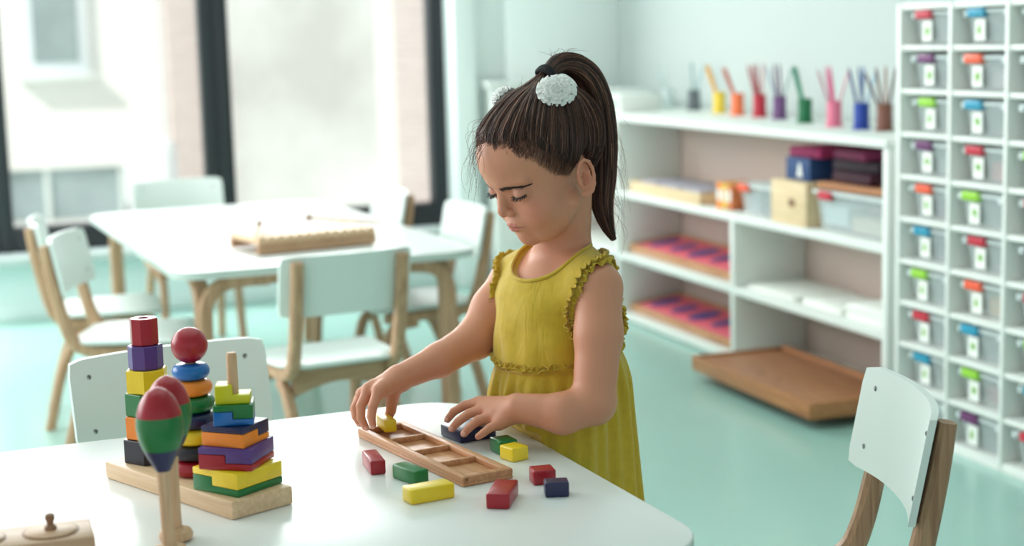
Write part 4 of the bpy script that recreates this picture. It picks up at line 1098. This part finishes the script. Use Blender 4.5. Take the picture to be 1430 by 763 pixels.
_reg = (loc[:, 2] > -.075) * (np.linalg.norm(dv, axis=1) < .105) * (np.abs(loc[:, 1]) < .066 + .02 * (loc[:, 2] > .02))
_reg = _reg * (((np.abs(loc[:, 0] + .008) / .019) ** 2 + ((loc[:, 2] + .016) / .029) ** 2 + ((np.abs(loc[:, 1]) - .078) / .022) ** 2) > 1)
tint(np.clip(hl2 / .25, 0, .55) * _reg, (120, 80, 60))
tint(np.clip(hl / .12 + .35, 0, .9) * _reg, (74, 50, 42))
skinm = colmat('skin', .48, .12, 0, .12, 900, .4)
np_mesh('body', bv - OFF, bq, skinm, girl, C_)

# ---- face details: lashes, brows
def tubes(paths, radii, n=3, ref=None):
    """many tapered tubes at once: paths (S, T, 3), radii (S, T)"""
    S, T, _ = paths.shape
    tg = np.gradient(paths, axis=1); tg /= np.linalg.norm(tg, axis=2, keepdims=True) + 1e-12
    if ref is None:
        mt_ = np.abs(tg).max(axis=1); ref = np.eye(3)[np.argmin(mt_, axis=1)][:, None, :] * np.ones((1, T, 1))
    u = np.cross(tg, ref); u /= np.linalg.norm(u, axis=2, keepdims=True) + 1e-12; v = np.cross(tg, u)
    a = np.arange(n) * 2 * math.pi / n
    V = paths[:, :, None, :] + radii[:, :, None, None] * (np.cos(a)[None, None, :, None] * u[:, :, None, :] + np.sin(a)[None, None, :, None] * v[:, :, None, :])
    base = np.arange(S)[:, None, None] * T * n + np.arange(T - 1)[None, :, None] * n; k = np.arange(n)[None, None, :]; k2 = (k + 1) % n
    F = np.stack([base + k, base + k2, base + n + k2, base + n + k], -1).reshape(-1, 4)
    return V.reshape(-1, 3), F
rng = np.random.default_rng(4)
darkh = mat('lash_brown', (34, 24, 22), .6)
for s in (1, -1):
    P = []; ce = np.array((.0630, s * .0305, -.0065)); rr = np.array((.0143, .0138, .0128))
    line = []
    for t in np.linspace(-1, 1, 21):
        az = t * R_(62) * 1.0 + s * R_(8); el = -R_(16) + R_(13) * t * t
        line.append(ce + rr * np.array((math.cos(el) * math.cos(az), math.cos(el) * math.sin(az), math.sin(el))))
    line = np.array(line); W = np.array([hw(l) for l in line])
    v, f = tubes(W[None], (.0011 * np.interp(np.linspace(-1, 1, 21), [-1, -.5, .6, 1], [.4, 1, 1, .5]))[None], 5)
    ls = [];
    for i in range(46):
        t = rng.uniform(-1, 1); q = np.array([np.interp(t, np.linspace(-1, 1, 21), line[:, k]) for k in range(3)])
        nd = nrm((q - ce) * np.array([1, .9, 1])); d1 = nrm(nd + np.array([.15, t * .6, -.35])); L = .0055 + .0015 * rng.random()
        ls.append([hw(q), hw(q + d1 * L * .5 + np.array([0, 0, -.0006])), hw(q + d1 * L + np.array([.0003, 0, -.0002]))])
    v2, f2_ = tubes(np.array(ls), np.tile([.0004, .0003, .0001], (46, 1)), 3)
    np_mesh('eyelashes', np.concatenate([v, v2]) - OFF, np.concatenate([f, f2_ + len(v)]), darkh, girl)
    # brow
    n = 230; t = rng.random(n); az = s * np.interp(t, [0, .5, 1], [R_(5), R_(17), R_(33)]); el = np.interp(t, [0, .45, 1], [R_(-15), R_(-14), R_(-18)]) + rng.normal(0, R_(.85), n) * np.interp(t, [0, .3, 1], [1, 1.1, .45])
    def surf(dirs, off=0., lo=.03, hi=.13):
        a = np.full(len(dirs), lo); b = np.full(len(dirs), hi)
        for _ in range(16):
            m = (a + b) / 2; P_ = np.array(HC) + HS * ((hc0 + dirs * m[:, None]) @ RH_); d = ev(face_ops, P_); ins = d < 0; a = np.where(ins, m, a); b = np.where(ins, b, m)
        return hc0 + dirs * ((a + b) / 2 + off)[:, None]
    face_ops = head_ops[:19]
    dirs = np.stack([np.cos(el) * np.cos(az), np.cos(el) * np.sin(az), np.sin(el)], 1)
    p0 = surf(dirs, .0002); az2 = az + s * R_(3.6); el2 = el + R_(.2) - R_(.8) * t
    d2 = np.stack([np.cos(el2) * np.cos(az2), np.cos(el2) * np.sin(az2), np.sin(el2)], 1); p1 = surf(d2, .0006)
    pm = (p0 + p1) / 2 + nrm((1, 0, 0)) * .0003
    pa = np.stack([p0, pm, p1], 1); pw = HC + HS * (pa @ RH_)
    v, f = tubes(pw, np.tile([.00032, .00028, .00010], (n, 1)), 3)
    np_mesh('eyebrow', v - OFF, f, darkh, girl)

# ---- hair
def skull_r(dirs):
    a = np.full(len(dirs), .04); b = np.full(len(dirs), .15)
    for _ in range(15):
        m = (a + b) / 2; P_ = HC + HS * ((hc0 + dirs * m[:, None]) @ RH_); ins = ev(head_ops[:8], P_) < 0; a = np.where(ins, m, a); b = np.where(ins, b, m)
    return (a + b) / 2
TIE = np.array((-.052, 0, .1125))
tdir = nrm(TIE - hc0)
# solid cap
ico = bmesh.new(); bmesh.ops.create_icosphere(ico, subdivisions=6, radius=1)
iv = np.array([v.co[:] for v in ico.verts]); iff = np.array([[v.index for v in f.verts] for f in ico.faces]); ico.free()
h = hairline(iv); rad = skull_r(iv)
cosT = iv @ tdir; angT = np.arccos(np.clip(cosT, -1, 1))
# longitude around the tie, for the combed ridges
e1 = nrm(np.cross(tdir, (0, 1, 0))); e2 = np.cross(tdir, e1); lon = np.arctan2(iv @ e2, iv @ e1)
ridge = .0004 * np.sin(lon * 37 + 2 * np.sin(lon * 5)) + .0003 * np.sin(lon * 61 + 1.3)
offs = np.clip(h / .35, 0, 1) ** .8 * .0026 - .0014 + ridge * np.clip(h / .3, 0, 1) * np.clip(angT / .3, 0, 1) + .012 * np.exp(-(angT / .22) ** 2)
keep = h > -.01
rm = -np.ones(len(iv), int); rm[keep] = np.arange(keep.sum())
ff = iff[keep[iff].all(1)]; cv_ = hc0 + iv[keep] * (rad + offs)[keep][:, None]
hairc = colmat('dark_brown_hair', .38, 0, 0, 0, 100, .42)
cc = np.tile(np.array(lin((40, 27, 24))), (len(cv_), 1))
hair = np_mesh('hair', HC + HS * (cv_ @ RH_) - OFF, rm[ff], hairc, girl, cc)
# combed strands: root direction -> tie
def strands(n, T, root_fn, lift, rbase, col_fn, jit=.02):
    pass
N = 7500; T = 14
d = rng.normal(size=(N * 4, 3)); d /= np.linalg.norm(d, axis=1)[:, None]
hh_ = hairline(d)
w_ = np.clip(hh_ / .9, 0, 1)
ok = (hh_ > -.03) & (rng.random(len(d)) < .35 + .65 * np.exp(-(hh_ / .35) ** 2)); d = d[ok][:N]
ax_ = rng.uniform(-math.pi, math.pi, 3600); ax_ = np.where(np.abs(ax_) > 2, ax_ * .5, ax_); th_ = np.radians(np.interp(np.degrees(np.abs(ax_)), HLA, HLS)) + rng.uniform(-.02, .16, 3600)
d = np.concatenate([d, np.stack([np.cos(th_) * np.cos(ax_), np.cos(th_) * np.sin(ax_), np.sin(th_)], 1)]); hh_ = hairline(d); N = len(d)
tgt = TIE + rng.normal(0, .0035, (N, 3)) * np.array([1, 1, .5])
tt = np.linspace(0, 1, T)[None, :, None]
om = np.arccos(np.clip(d @ tdir, -1, 1))[:, None, None]
sl = (np.sin((1 - tt) * om) * d[:, None, :] + np.sin(tt * om) * tdir) / (np.sin(om) + 1e-9)
lonS = np.arctan2(d @ e2, d @ e1)
wob = (.022 * np.sin(tt[:, :, 0] * 3.1 + rng.random((N, 1)) * 6.28) + .03 * np.sin(tt[:, :, 0] * 2.5 + lonS[:, None] * 9)) * np.sqrt(np.clip(np.sin(tt[:, :, 0] * 3.1416), 0, 1))
sl = sl + wob[:, :, None] * np.cross(tdir, d)[:, None, :] ; sl /= np.linalg.norm(sl, axis=2, keepdims=True)
R2 = skull_r(sl.reshape(-1, 3)).reshape(N, T)
lift = rng.uniform(.0022, .0078, (N, 1)); clump = .0014 * np.sin(lonS * 37 + 2 * np.sin(lonS * 5))[:, None]
an = np.arccos(np.clip(sl @ tdir, -1, 1))
Rr = R2 + (lift + clump) * np.clip(tt[:, :, 0] * om[:, :, 0] / .11 + .30 - np.clip(hh_[:, None] * 2.5, 0, .5), -.2, 1) + .013 * np.exp(-(an / .22) ** 2)
pts = hc0 + sl * Rr[:, :, None]
bl_ = np.clip((tt - .86) / .14, 0, 1) ** 1.5; pts = pts * (1 - bl_) + tgt[:, None, :] * bl_
W = HC + HS * (pts @ RH_)
rad_ = (.00055 * np.ones((N, 1))) * np.interp(np.linspace(0, 1, T), [0, .12, .9, 1], [.35, 1, 1, .8])[None]
def strand_cols(n, T, nn=3, p=.16):
    c0 = np.array(lin((36, 25, 23))); c1 = np.array(lin((92, 58, 46))); c2 = np.array(lin((164, 120, 98)))
    r = rng.random(n)[:, None]; c = c0 + (c1 - c0) * rng.random((n, 1)) ** 1.6; c = np.where(r < p, c1 + (c2 - c1) * rng.random((n, 1)) ** 1.5, c)
    return np.repeat(c, T * nn, axis=0)
v, f = tubes(W, rad_, 3, W - HC)
np_mesh('hair_strands', v - OFF, f, hairc, hair, strand_cols(N, T), label='combed strands drawn up to the tie')['kind'] = 'stuff'
# baby hair along the front hairline
NB = 2600; az = rng.uniform(-1, 1, NB) * R_(92); az = az[(np.abs(az) > R_(30)) | (rng.random(NB) < .3)]; NB = len(az); thb = np.radians(np.interp(np.degrees(np.abs(az)), HLA[:8], HLV[:8]))
ths = np.radians(np.interp(np.degrees(np.abs(az)), HLA[:8], HLS[:8])); el = thb + (ths - thb) * rng.random(NB) ** 1.2 - np.abs(rng.normal(0, R_(2.5), NB)) + R_(1.5)
d0 = np.stack([np.cos(el) * np.cos(az), np.cos(el) * np.sin(az), np.sin(el)], 1); T2 = 9
fr2 = rng.uniform(.05, .40, (NB, 1, 1)) * np.where(np.abs(az) < R_(42), .28, 1)[:, None, None]; tt2 = np.linspace(0, 1, T2)[None, :, None]; om2 = np.arccos(np.clip(d0 @ tdir, -1, 1))[:, None, None]
dd = (np.sin((1 - tt2 * fr2) * om2) * d0[:, None, :] + np.sin(tt2 * fr2 * om2) * tdir) / np.sin(om2)
bk = np.cross(tdir, d0); bk *= np.sign(bk[:, :1]) * -1
dd = dd + (rng.uniform(-.01, .06, (NB, 1, 1)) * np.sin(tt2 * 3.14)) * bk[:, None, :]; dd /= np.linalg.norm(dd, axis=2, keepdims=True)
Rb = skull_r(dd.reshape(-1, 3)).reshape(NB, T2) + .0003 + rng.uniform(.0004, .0034, (NB, 1)) * np.clip(tt2[:, :, 0] * 1.2, 0, 1)
v, f = tubes(HC + HS * ((hc0 + dd * Rb[:, :, None]) @ RH_), np.tile(np.interp(np.linspace(0, 1, T2), [0, .4, 1], [.00018, .0003, .0001]), (NB, 1)), 3, (dd @ RH_))
np_mesh('baby_hair', v - OFF, f, hairc, hair, strand_cols(NB, T2, 3, .6), label='short fine hair at the hairline')['kind'] = 'stuff'
# ponytail
pc = np.array([hw(TIE), at(778, 90, 2.118), at(800, 90, 2.132), at(822, 108, 2.147), at(836, 145, 2.158), at(842, 195, 2.162), at(842, 245, 2.156), at(841, 285, 2.148), at(848, 315, 2.143), at(858, 336, 2.14)])
pr = np.array([.0085, .0125, .0155, .0180, .0190, .0185, .0165, .0125, .0075, .0030])
core = np.array(bez([tuple(p) for p in pc], 5)); tk = np.linspace(0, len(pc) - 1, len(core)); cr_ = np.interp(tk, range(len(pc)), pr)
v, f = tubes(core[None], (cr_ * .82)[None], 16, np.ones((1, len(core), 1)) * nrm(TL))
pony = np_mesh('ponytail', v - OFF, f, hairc, girl, np.tile(np.array(lin((40, 27, 24))), (len(v), 1)))
NP = 2600; rho = np.sqrt(rng.uniform(.45, 1.0, NP)); th = rng.uniform(0, 6.283, NP); T3 = len(core)
tg = np.gradient(core, axis=0); tg /= np.linalg.norm(tg, axis=1)[:, None]
u = np.cross(tg, nrm(TL)); u /= np.linalg.norm(u, axis=1)[:, None]; vv = np.cross(tg, u)
drift = rng.normal(0, .25, (NP, 1)) * np.linspace(0, 1, T3)[None] + .10 * np.sin(np.linspace(0, 5, T3)[None] + rng.random((NP, 1)) * 6.28)
a_ = th[:, None] + drift; rr_ = rho[:, None] * cr_[None] * (1 + .25 * np.linspace(0, 1, T3)[None] ** 3 * rng.normal(0, 1, (NP, 1)))
Wp = core[None] + rr_[:, :, None] * (np.cos(a_)[:, :, None] * u[None] + np.sin(a_)[:, :, None] * vv[None] * 1.05)
endk = rng.uniform(.80, 1.0, NP); 
tt3 = np.linspace(0, 1, T3)[None, :] * endk[:, None] * (T3 - 1); i0 = np.clip(tt3.astype(int), 0, T3 - 2); fr = (tt3 - i0)[..., None]; ar = np.arange(NP)[:, None]
Wp = Wp[ar, i0] * (1 - fr) + Wp[ar, i0 + 1] * fr
v, f = tubes(Wp, np.tile(np.interp(np.linspace(0, 1, T3), [0, .1, .85, 1], [.0006, .0007, .0006, .00015]), (NP, 1)), 3, np.ones((NP, T3, 1)) * nrm(TL))
np_mesh('tail_strands', v - OFF, f, hairc, pony, strand_cols(NP, T3, 3, .14), label='long loose strands of the ponytail')['kind'] = 'stuff'
# flyaways
fly = []
def wisp(p, q, bend, T=10):
    p, q = np.array(p), np.array(q); s_ = np.linspace(0, 1, T)[:, None]; b = np.array(bend)
    return p + (q - p) * s_ + b * (4 * s_ * (1 - s_)) + .0012 * np.sin(s_ * rng.uniform(3, 8) + rng.random() * 6) * rng.normal(0, 1, 3)
for i in range(46):
    y0 = rng.uniform(165, 215); a = at(668 + rng.uniform(0, 10) + (215 - y0) * .1, y0, 2.04); q = at(rng.uniform(650, 668), y0 + rng.uniform(20, 80), 2.03 + rng.uniform(-.02, .02)); fly.append(wisp(a, q, (rng.normal(-.005, .005), 0, rng.normal(.004, .004))))
for i in range(26):
    a = at(775 + rng.uniform(-8, 10), 86, 2.11); q = at(rng.uniform(750, 820), rng.uniform(66, 80), 2.11); fly.append(wisp(a, q, (0, 0, rng.uniform(.0, .008))))
for i in range(40):
    a = at(852 + rng.uniform(-6, 4), rng.uniform(150, 290), 2.15); q = a + np.array([rng.uniform(.004, .028), 0, -rng.uniform(.02, .08)]); fly.append(wisp(a, q, (rng.uniform(-.002, .012), 0, 0)))
for i in range(30):
    x_ = rng.uniform(690, 760); y_ = 150 - (x_ - 690) * .62; a = at(x_, y_, 2.09); q = at(x_ + rng.uniform(5, 35), y_ - rng.uniform(4, 22), 2.09); fly.append(wisp(a, q, (0, 0, .003)))
fly = np.array(fly); v, f = tubes(fly, np.tile(np.linspace(.00026, .00012, 10), (len(fly), 1)), 3)
np_mesh('flyaway_hair', v - OFF, f, hairc, hair, strand_cols(len(fly), 10, 3, .6), label='thin flyaway hairs')['kind'] = 'stuff'
# hair tie
bm = bmesh.new(); tp = hw(TIE + np.array((-.002, 0, .004))); ax = nrm(pc[1] - pc[0] + np.array([0, 0, .006]))
u_ = nrm(np.cross(ax, TL)); v_ = np.cross(ax, u_)
for q in range(3):
    pth = [Vector(tp + ax * (.0035 * (q - 1)) + (u_ * math.cos(a) + v_ * math.sin(a)) * (.0108 + .0008 * math.sin(3 * a + q)) - OFF) for a in np.linspace(0, 2 * math.pi, 25)]
    tube_bm(bm, pth, .0028, 8)
from_bm('hair_tie', bm, mat('black_elastic', (26, 24, 28), .8), girl, None, 60)
# white flower pompoms
wf_ = mat('white_frilled_fabric', (248, 250, 246), .7, bump=.2, bscale=400)
wf_.node_tree.nodes['Principled BSDF'].inputs['Subsurface Weight'].default_value = .3
wf_.node_tree.nodes['Principled BSDF'].inputs['Subsurface Radius'].default_value = (.004, .004, .004)
def pompom(c, normal, up, rx, ry):
    n_ = nrm(normal); x_ = nrm(np.cross(up, n_)); y_ = np.cross(n_, x_); bm = bmesh.new()
    rings = ((.0, 4, .011), (.32, 8, .0105), (.60, 12, .0085), (.84, 15, .0052), (.98, 17, .001))
    for fr_, cnt, hgt in rings:
        for i in range(cnt):
            a = 2 * math.pi * (i + .5 * (fr_ > .5)) / cnt + rng.normal(0, .06); r0 = fr_ if fr_ else .15
            pc_ = c + x_ * math.cos(a) * rx * r0 + y_ * math.sin(a) * ry * r0 + n_ * (hgt + rng.normal(0, .0006))
            rd = nrm(x_ * math.cos(a) * rx + y_ * math.sin(a) * ry); out_ = nrm(n_ * (1.1 - fr_) + rd * (fr_ + .15)); tn = nrm(np.cross(out_, rd + n_ * .01)) if fr_ else x_
            tn = nrm(np.cross(n_, rd)); w2 = nrm(np.cross(out_, tn))
            # a cupped petal: curled strip fanned out
            W_, Hh = .0038, .0075; g = []
            for iu in range(6):
                row = []
                uu = -1 + 2 * iu / 5
                for iv_ in range(4):
                    tv = iv_ / 3
                    row.append(bm.verts.new(Vector(pc_ - OFF + tn * (uu * W_ * (.55 + .6 * tv)) + out_ * (Hh * tv - .0030) + w2 * (.0042 * (uu * uu) * (tv + .2) - .0022 * tv))))
                g.append(row)
            for iu in range(5):
                for iv_ in range(3): bm.faces.new((g[iu][iv_], g[iu + 1][iv_], g[iu + 1][iv_ + 1], g[iu][iv_ + 1]))
    t2 = bmesh.new(); bmesh.ops.create_uvsphere(t2, u_segments=20, v_segments=12, radius=1)
    Mx = Matrix((tuple(x_ * rx * .85), tuple(y_ * ry * .85), tuple(n_ * .011))).transposed().to_4x4(); Mx.translation = Vector(c - OFF); bmesh.ops.transform(t2, matrix=Mx, verts=t2.verts); merge(bm, t2)
    o = from_bm('hair_flower', bm, wf_, girl, None, 80); md = o.modifiers.new('thick', 'SOLIDIFY'); md.thickness = .0006; return o
pompom(at(777, 127, 2.048), np.array([.12, -1, .28]), TU, .0225, .0165)['label'] = 'white frilled flower on the near side of the hair'
pompom(at(705, 138, 2.118), np.array([-.75, .35, .75]), TU, .018, .014)['label'] = 'white frilled flower on the far side of the hair'

# ---- nails (near side fingertips)
nail = mat('fingernail', (222, 168, 150), .3)
for F in f1[:3] + f2[:3]:
    p, r = F[-1]; q = F[-2][0]; ax = nrm(p - q); view = nrm(np.array([0, -1.0, .55])); view = nrm(view - ax * (view @ ax)); sd_ = np.cross(ax, view)
    t2 = bmesh.new(); bmesh.ops.create_uvsphere(t2, u_segments=12, v_segments=8, radius=1)
    Mx = Matrix((tuple(sd_ * .0031), tuple(ax * .0038), tuple(view * .0012))).transposed().to_4x4(); Mx.translation = Vector(p + ax * .0002 + view * (r - .0006) - OFF); bmesh.ops.transform(t2, matrix=Mx, verts=t2.verts)
    from_bm('fingernail', t2, nail, girl, None, 60)

# ---- dress
ZW = .572
def seam_z(P):  # the seam drops a little towards the back
    return ZW - .010 * ((P - TC) @ TF) / .08
off = .0065
bod = [('+', tell((0, 0, .625), (.073 + off, .089 + off, .085 + off)), .001), ('+', tell((.004, 0, .545), (.076 + off, .084 + off, .085)), .04),
       ('+', sd_cap(S1 * .80 + tw(0, 0, .655) * .20, S2 * .80 + tw(0, 0, .655) * .20, .030 + off, .030 + off), .03),
       ('+', sd_cap(tw(-.012, .02, .700), S1 + np.array([0, 0, .004]), .026 + off, .026 + off), .020), ('+', sd_cap(tw(-.012, -.02, .700), S2 + np.array([0, 0, .004]), .026 + off, .026 + off), .020)]
def wr(f0, fn, bb): return (fn, bb)
BB = (np.array([-.08, 1.95, .2]), np.array([.2, 2.3, .8]))
def wrinkle(P):
    q = (P - TC) @ TB.T
    th = np.arctan2(q[..., 1], q[..., 0]); z = q[..., 2]
    return .0016 * np.sin(th * 6 + z * 22) * np.exp(-((z - .61) / .035) ** 2) + .0013 * np.sin(th * 13 + z * 30) * np.exp(-((z - .585) / .02) ** 2) + .0011 * np.sin(th * 7 + z * 60) * np.exp(-((z - .60) / .05) ** 2) + .0010 * np.sin(th * 4 - z * 95 + 1) * np.exp(-((z - .63) / .05) ** 2)
def bod_cut(P):
    zz = P[..., 2]; return np.maximum(seam_z(P) - zz - .004, zz - 1.0)
def skirt(P):
    q = (P - TC) @ TB.T; x, y, z = q[..., 0], q[..., 1], q[..., 2]; th = np.arctan2(y, x); dz = np.clip(seam_z(P) - z, 0, 1)
    puff = .0085 * (1 - np.exp(-dz / .018))
    a = .0805 + puff + .070 * dz; b = .0895 + puff + .070 * dz
    fa = np.clip(dz / .05, .12, 1)
    fold = (.0030 * np.sin(23 * th + 1.5 * np.sin(3 * th)) * np.exp(-dz / .05) + (.0040 + .012 * dz) * np.sin(11 * th + 2.2 * np.sin(2 * th + .6) + 6 * dz) + .0022 * np.sin(29 * th + 9 * dz)) * fa
    rho = np.sqrt(x * x + y * y) + 1e-9; R0 = 1 / np.sqrt((np.cos(th) / a) ** 2 + (np.sin(th) / b) ** 2)
    d = (rho - (R0 + fold)) * .86
    return np.maximum(d, np.maximum(z - seam_z(P), .335 - z))
def skirt_in(P):
    q = (P - TC) @ TB.T; x, y, z = q[..., 0], q[..., 1], q[..., 2]; rho = np.sqrt(x * x + y * y); return np.maximum(rho - .078 - .3 * np.clip(.45 - z, 0, 1) * .5, z - .44)
NK = tw(.030, .008, .736)
armholes = []
AH = [(S1 - np.array([0, 0, .018]) - TF * .0145, TL), (S2 - np.array([0, 0, .018]) - TF * .006, -TL)]
for c_, n_ in AH:
    armholes.append(('-', sd_ell(c_ + n_ * .028, (.052, .057, .062), np.array([n_, np.cross(TU, n_), TU])), .003))
dress_ops = bod + [('&', ((lambda P: bod_cut(P)), BB), .002)] + [('-', sd_ell(NK, (.073, .068, .058), np.array([nrm(TF + TU * -.35), TL, nrm(TU + TF * .35)])), .003)] + armholes + [('+', (skirt, BB), .003), ('-', (skirt_in, BB), .002),
    ('&', (plane(.0, 0, .480), (np.array([-.15, 1.9, .2]), np.array([.2, 2.3, .62]))), .003)]
def field_dress(P): return ev(dress_ops, P) 
dx_ = np.arange(-.055, .200, .0019); dy_ = np.arange(1.985, 2.29, .0019); dz_ = np.concatenate([np.arange(.325, .45, .004), np.arange(.45, .745, .0018)])
A = grid_eval(dress_ops, dx_, dy_, dz_)
P = np.stack(np.meshgrid(dx_, dy_, dz_, indexing='ij'), -1); A += wrinkle(P).astype(np.float32); del P
dv_, dq = nets(A, dx_, dy_, dz_); del A; dv_ = relax(dv_, dq, 2, .4)
dressm = mat('mustard_jersey', (194, 164, 40), .85, noise=.05, nscale=90, bump=.25, bscale=1400)
dressm.node_tree.nodes['Principled BSDF'].inputs['Sheen Weight'].default_value = .25
_nt = dressm.node_tree; _n = _nt.nodes.new('ShaderNodeTexNoise'); _n.inputs['Scale'].default_value = 26; _n.inputs['Detail'].default_value = 3; _n.inputs['Distortion'].default_value = .8
_tc = _nt.nodes.new('ShaderNodeTexCoord'); _mp = _nt.nodes.new('ShaderNodeMapping'); _mp.inputs['Scale'].default_value = (1.3, 1.3, .5); _nt.links.new(_tc.outputs['Object'], _mp.inputs['Vector']); _nt.links.new(_mp.outputs['Vector'], _n.inputs['Vector'])
_b = _nt.nodes.new('ShaderNodeBump'); _b.inputs['Strength'].default_value = .7; _b.inputs['Distance'].default_value = .006; _nt.links.new(_n.outputs['Fac'], _b.inputs['Height'])
_old = [n for n in _nt.nodes if n.type == 'BUMP' and n != _b][0]; _nt.links.new(_b.outputs['Normal'], _old.inputs['Normal'])
dress = np_mesh('dress', dv_ - OFF, dq, dressm, girl)
# ruffles
def march(o, dirn, ops, t0=0., t1=.12, n=60):
    ts = np.linspace(t0, t1, n); P_ = o + dirn * ts[:, None]; d = ev(ops, P_); i = np.argmax(d < 0)
    return (o + dirn * ts[i]) if (d < 0).any() else None
def ruffle(name, pts, outs, width, amp, freq, closed, thick=.0009, parent=dress, seed=0):
    """gathered frill along a line: outs = direction the frill points to, pts on the cloth"""
    pts = np.array(pts); outs = np.array(outs); n = len(pts); r = np.random.default_rng(seed)
    idx = np.arange(n); nxt = pts[(idx + 1) % n] if closed else pts[np.minimum(idx + 1, n - 1)]; prv = pts[(idx - 1) % n] if closed else pts[np.maximum(idx - 1, 0)]
    tg = nxt - prv; tg /= np.linalg.norm(tg, axis=1)[:, None] + 1e-9
    outs = outs - tg * (outs * tg).sum(1)[:, None]; outs /= np.linalg.norm(outs, axis=1)[:, None]
    nn = np.cross(tg, outs)
    s_ = np.concatenate([[0], np.cumsum(np.linalg.norm(np.diff(pts, axis=0), axis=1))]); ph = s_ * freq + 1.3 * np.sin(s_ * freq * .37 + seed) + .8 * np.sin(s_ * freq * .21)
    K = 5; V = []
    for k in range(K):
        t = k / (K - 1)
        wv = np.sin(ph + .5 * t) * amp * (.25 + t); wv2 = np.cos(ph * 1.0 + t) * amp * .55 * t
        V.append(pts + outs * (width * t * (1 + .12 * np.sin(ph * .5)))[:, None] * 1 + nn * wv[:, None] + tg * wv2[:, None] - outs * (.002))
    V = np.stack(V, 1).reshape(-1, 3); F = []
    m = n if closed else n - 1
    for i in range(m):
        j = (i + 1) % n
        for k in range(K - 1): F.append((i * K + k, j * K + k, j * K + k + 1, i * K + k + 1))
    o = np_mesh(name, V - OFF, np.array(F), dressm, parent); md = o.modifiers.new('thick', 'SOLIDIFY'); md.thickness = thick; md.offset = 0; return o
uncut = bod
for si, (c_, n_) in enumerate(AH):
    side_ax = np.cross(TU, n_); pts_, outs_ = [], []
    for a in np.linspace(0, 2 * math.pi, 420, endpoint=False):
        ca, sa_ = math.cos(a), math.sin(a); fr_side = (side_ax @ TF) * ca > 0; rad3 = side_ax * math.copysign(abs(ca) ** .72, ca) * (.0525 if fr_side else .0600) + TU * (math.copysign(abs(sa_) ** .72, sa_) * .0560)
        p = march(c_ + rad3 + n_ * .07, -n_, uncut, 0, .16, 90)
        if p is None:
            p = c_ + rad3 - n_ * .02
            for _ in range(25):
                d_ = ev(uncut, p[None])[0]; g_ = np.array([ev(uncut, (p + e)[None])[0] - d_ for e in np.eye(3) * 1e-4]) / 1e-4; p = p - g_ / (np.linalg.norm(g_) + 1e-9) * d_ * .8
        pts_.append(p + n_ * .001); outs_.append(nrm(n_ * 1.0 - nrm(rad3) * .15 + TU * .1))
    pts_ = np.array(pts_)
    for _ in range(24): pts_ = (np.roll(pts_, 1, 0) + pts_ * 2 + np.roll(pts_, -1, 0)) / 4
    ruffle('armhole_ruffle', pts_, outs_, .0128, .0027, 820, True, seed=si)
    outs2 = [nrm(nrm(p - c_) * .9 + n_ * .5) for p in pts_]
    ruffle('armhole_ruffle', pts_, outs2, .0105, .0026, 760, True, seed=si + 5)
# bound neckline
nA = np.array([nrm(TF + TU * -.35), TL, nrm(TU + TF * .35)]); nr_ = np.array((.073, .068, .058)); pts_ = []
for a in np.linspace(0, 2 * math.pi, 120, endpoint=False):
    ph_ = np.linspace(-1.45, .6, 240); loc_ = np.stack([np.cos(ph_) * math.cos(a) * nr_[0], np.cos(ph_) * math.sin(a) * nr_[1], np.sin(ph_) * nr_[2]], 1)
    P_ = NK + loc_ @ nA; d = ev(bod, P_); i = np.argmax(d > 0) if (d > 0).any() else 0
    pts_.append(P_[i])
pts_ = np.array(pts_)
for _ in range(4): pts_ = (np.roll(pts_, 1, 0) + pts_ * 2 + np.roll(pts_, -1, 0)) / 4
bm = bmesh.new(); tube_bm(bm, [Vector(p - OFF) for p in list(pts_) + [pts_[0], pts_[1]]], .0026, 8); from_bm('neckline_binding', bm, dressm, dress, None, 60)
# waist seam frill
pts_, outs_ = [], []
for a in np.linspace(0, 2 * math.pi, 420, endpoint=False):
    dr = TF * math.cos(a) + TL * math.sin(a); o_ = TC + dr * .16; z = ZW - .010 * math.cos(a); o_ = np.array([o_[0], o_[1], z + .0035 + .0012 * math.sin(a * 9)])
    p = march(o_, -dr, dress_ops[:len(bod)], 0, .13, 110)
    pts_.append(p + dr * .0005 if p is not None else TC + dr * .09 + TU * z); outs_.append(nrm(dr * 1.0 + TU * .75))
pts_ = np.array(pts_)
for _ in range(8): pts_ = (np.roll(pts_, 1, 0) + pts_ * 2 + np.roll(pts_, -1, 0)) / 4
ruffle('waist_ruffle', pts_, outs_, .0070, .0026, 560, True, seed=9)
ruffle('waist_ruffle', pts_ - TU * .002, [nrm(o - TU * 1.3) for o in outs_], .0055, .0024, 500, True, seed=12)
# shoes
shoem = mat('white_canvas_shoe', (226, 226, 220), .7)
for s in (1, -1):
    p0 = tw(-.030, s * .048, .0) - OFF; p1 = tw(.065, s * .056, .0) - OFF; mid = (p0 + p1) / 2; an_ = math.atan2(p1[1] - p0[1], p1[0] - p0[0])
    bm = bmesh.new(); t2 = bmesh.new(); bmesh.ops.create_uvsphere(t2, u_segments=24, v_segments=16, radius=1)
    for v in t2.verts:
        x, y, z = v.co; v.co = Vector((x * .078, y * (.029 + .004 * x), max(0, z) * (.046 - .014 * x) + .012))
    bmesh.ops.transform(t2, matrix=Matrix.Translation(mid) @ Matrix.Rotation(an_, 4, 'Z'), verts=t2.verts); merge(bm, t2)
    sh = from_bm('shoe', bm, shoem, girl, None, 60)
    pts = [(math.cos(a) * .080, math.sin(a) * (.031 + .004 * math.cos(a))) for a in np.linspace(0, 2 * math.pi, 28, endpoint=False)]
    prism('sole', pts, 0, .013, M['card'], sh, .002, center=tuple(mid), rot=Matrix.Rotation(an_, 3, 'Z'))
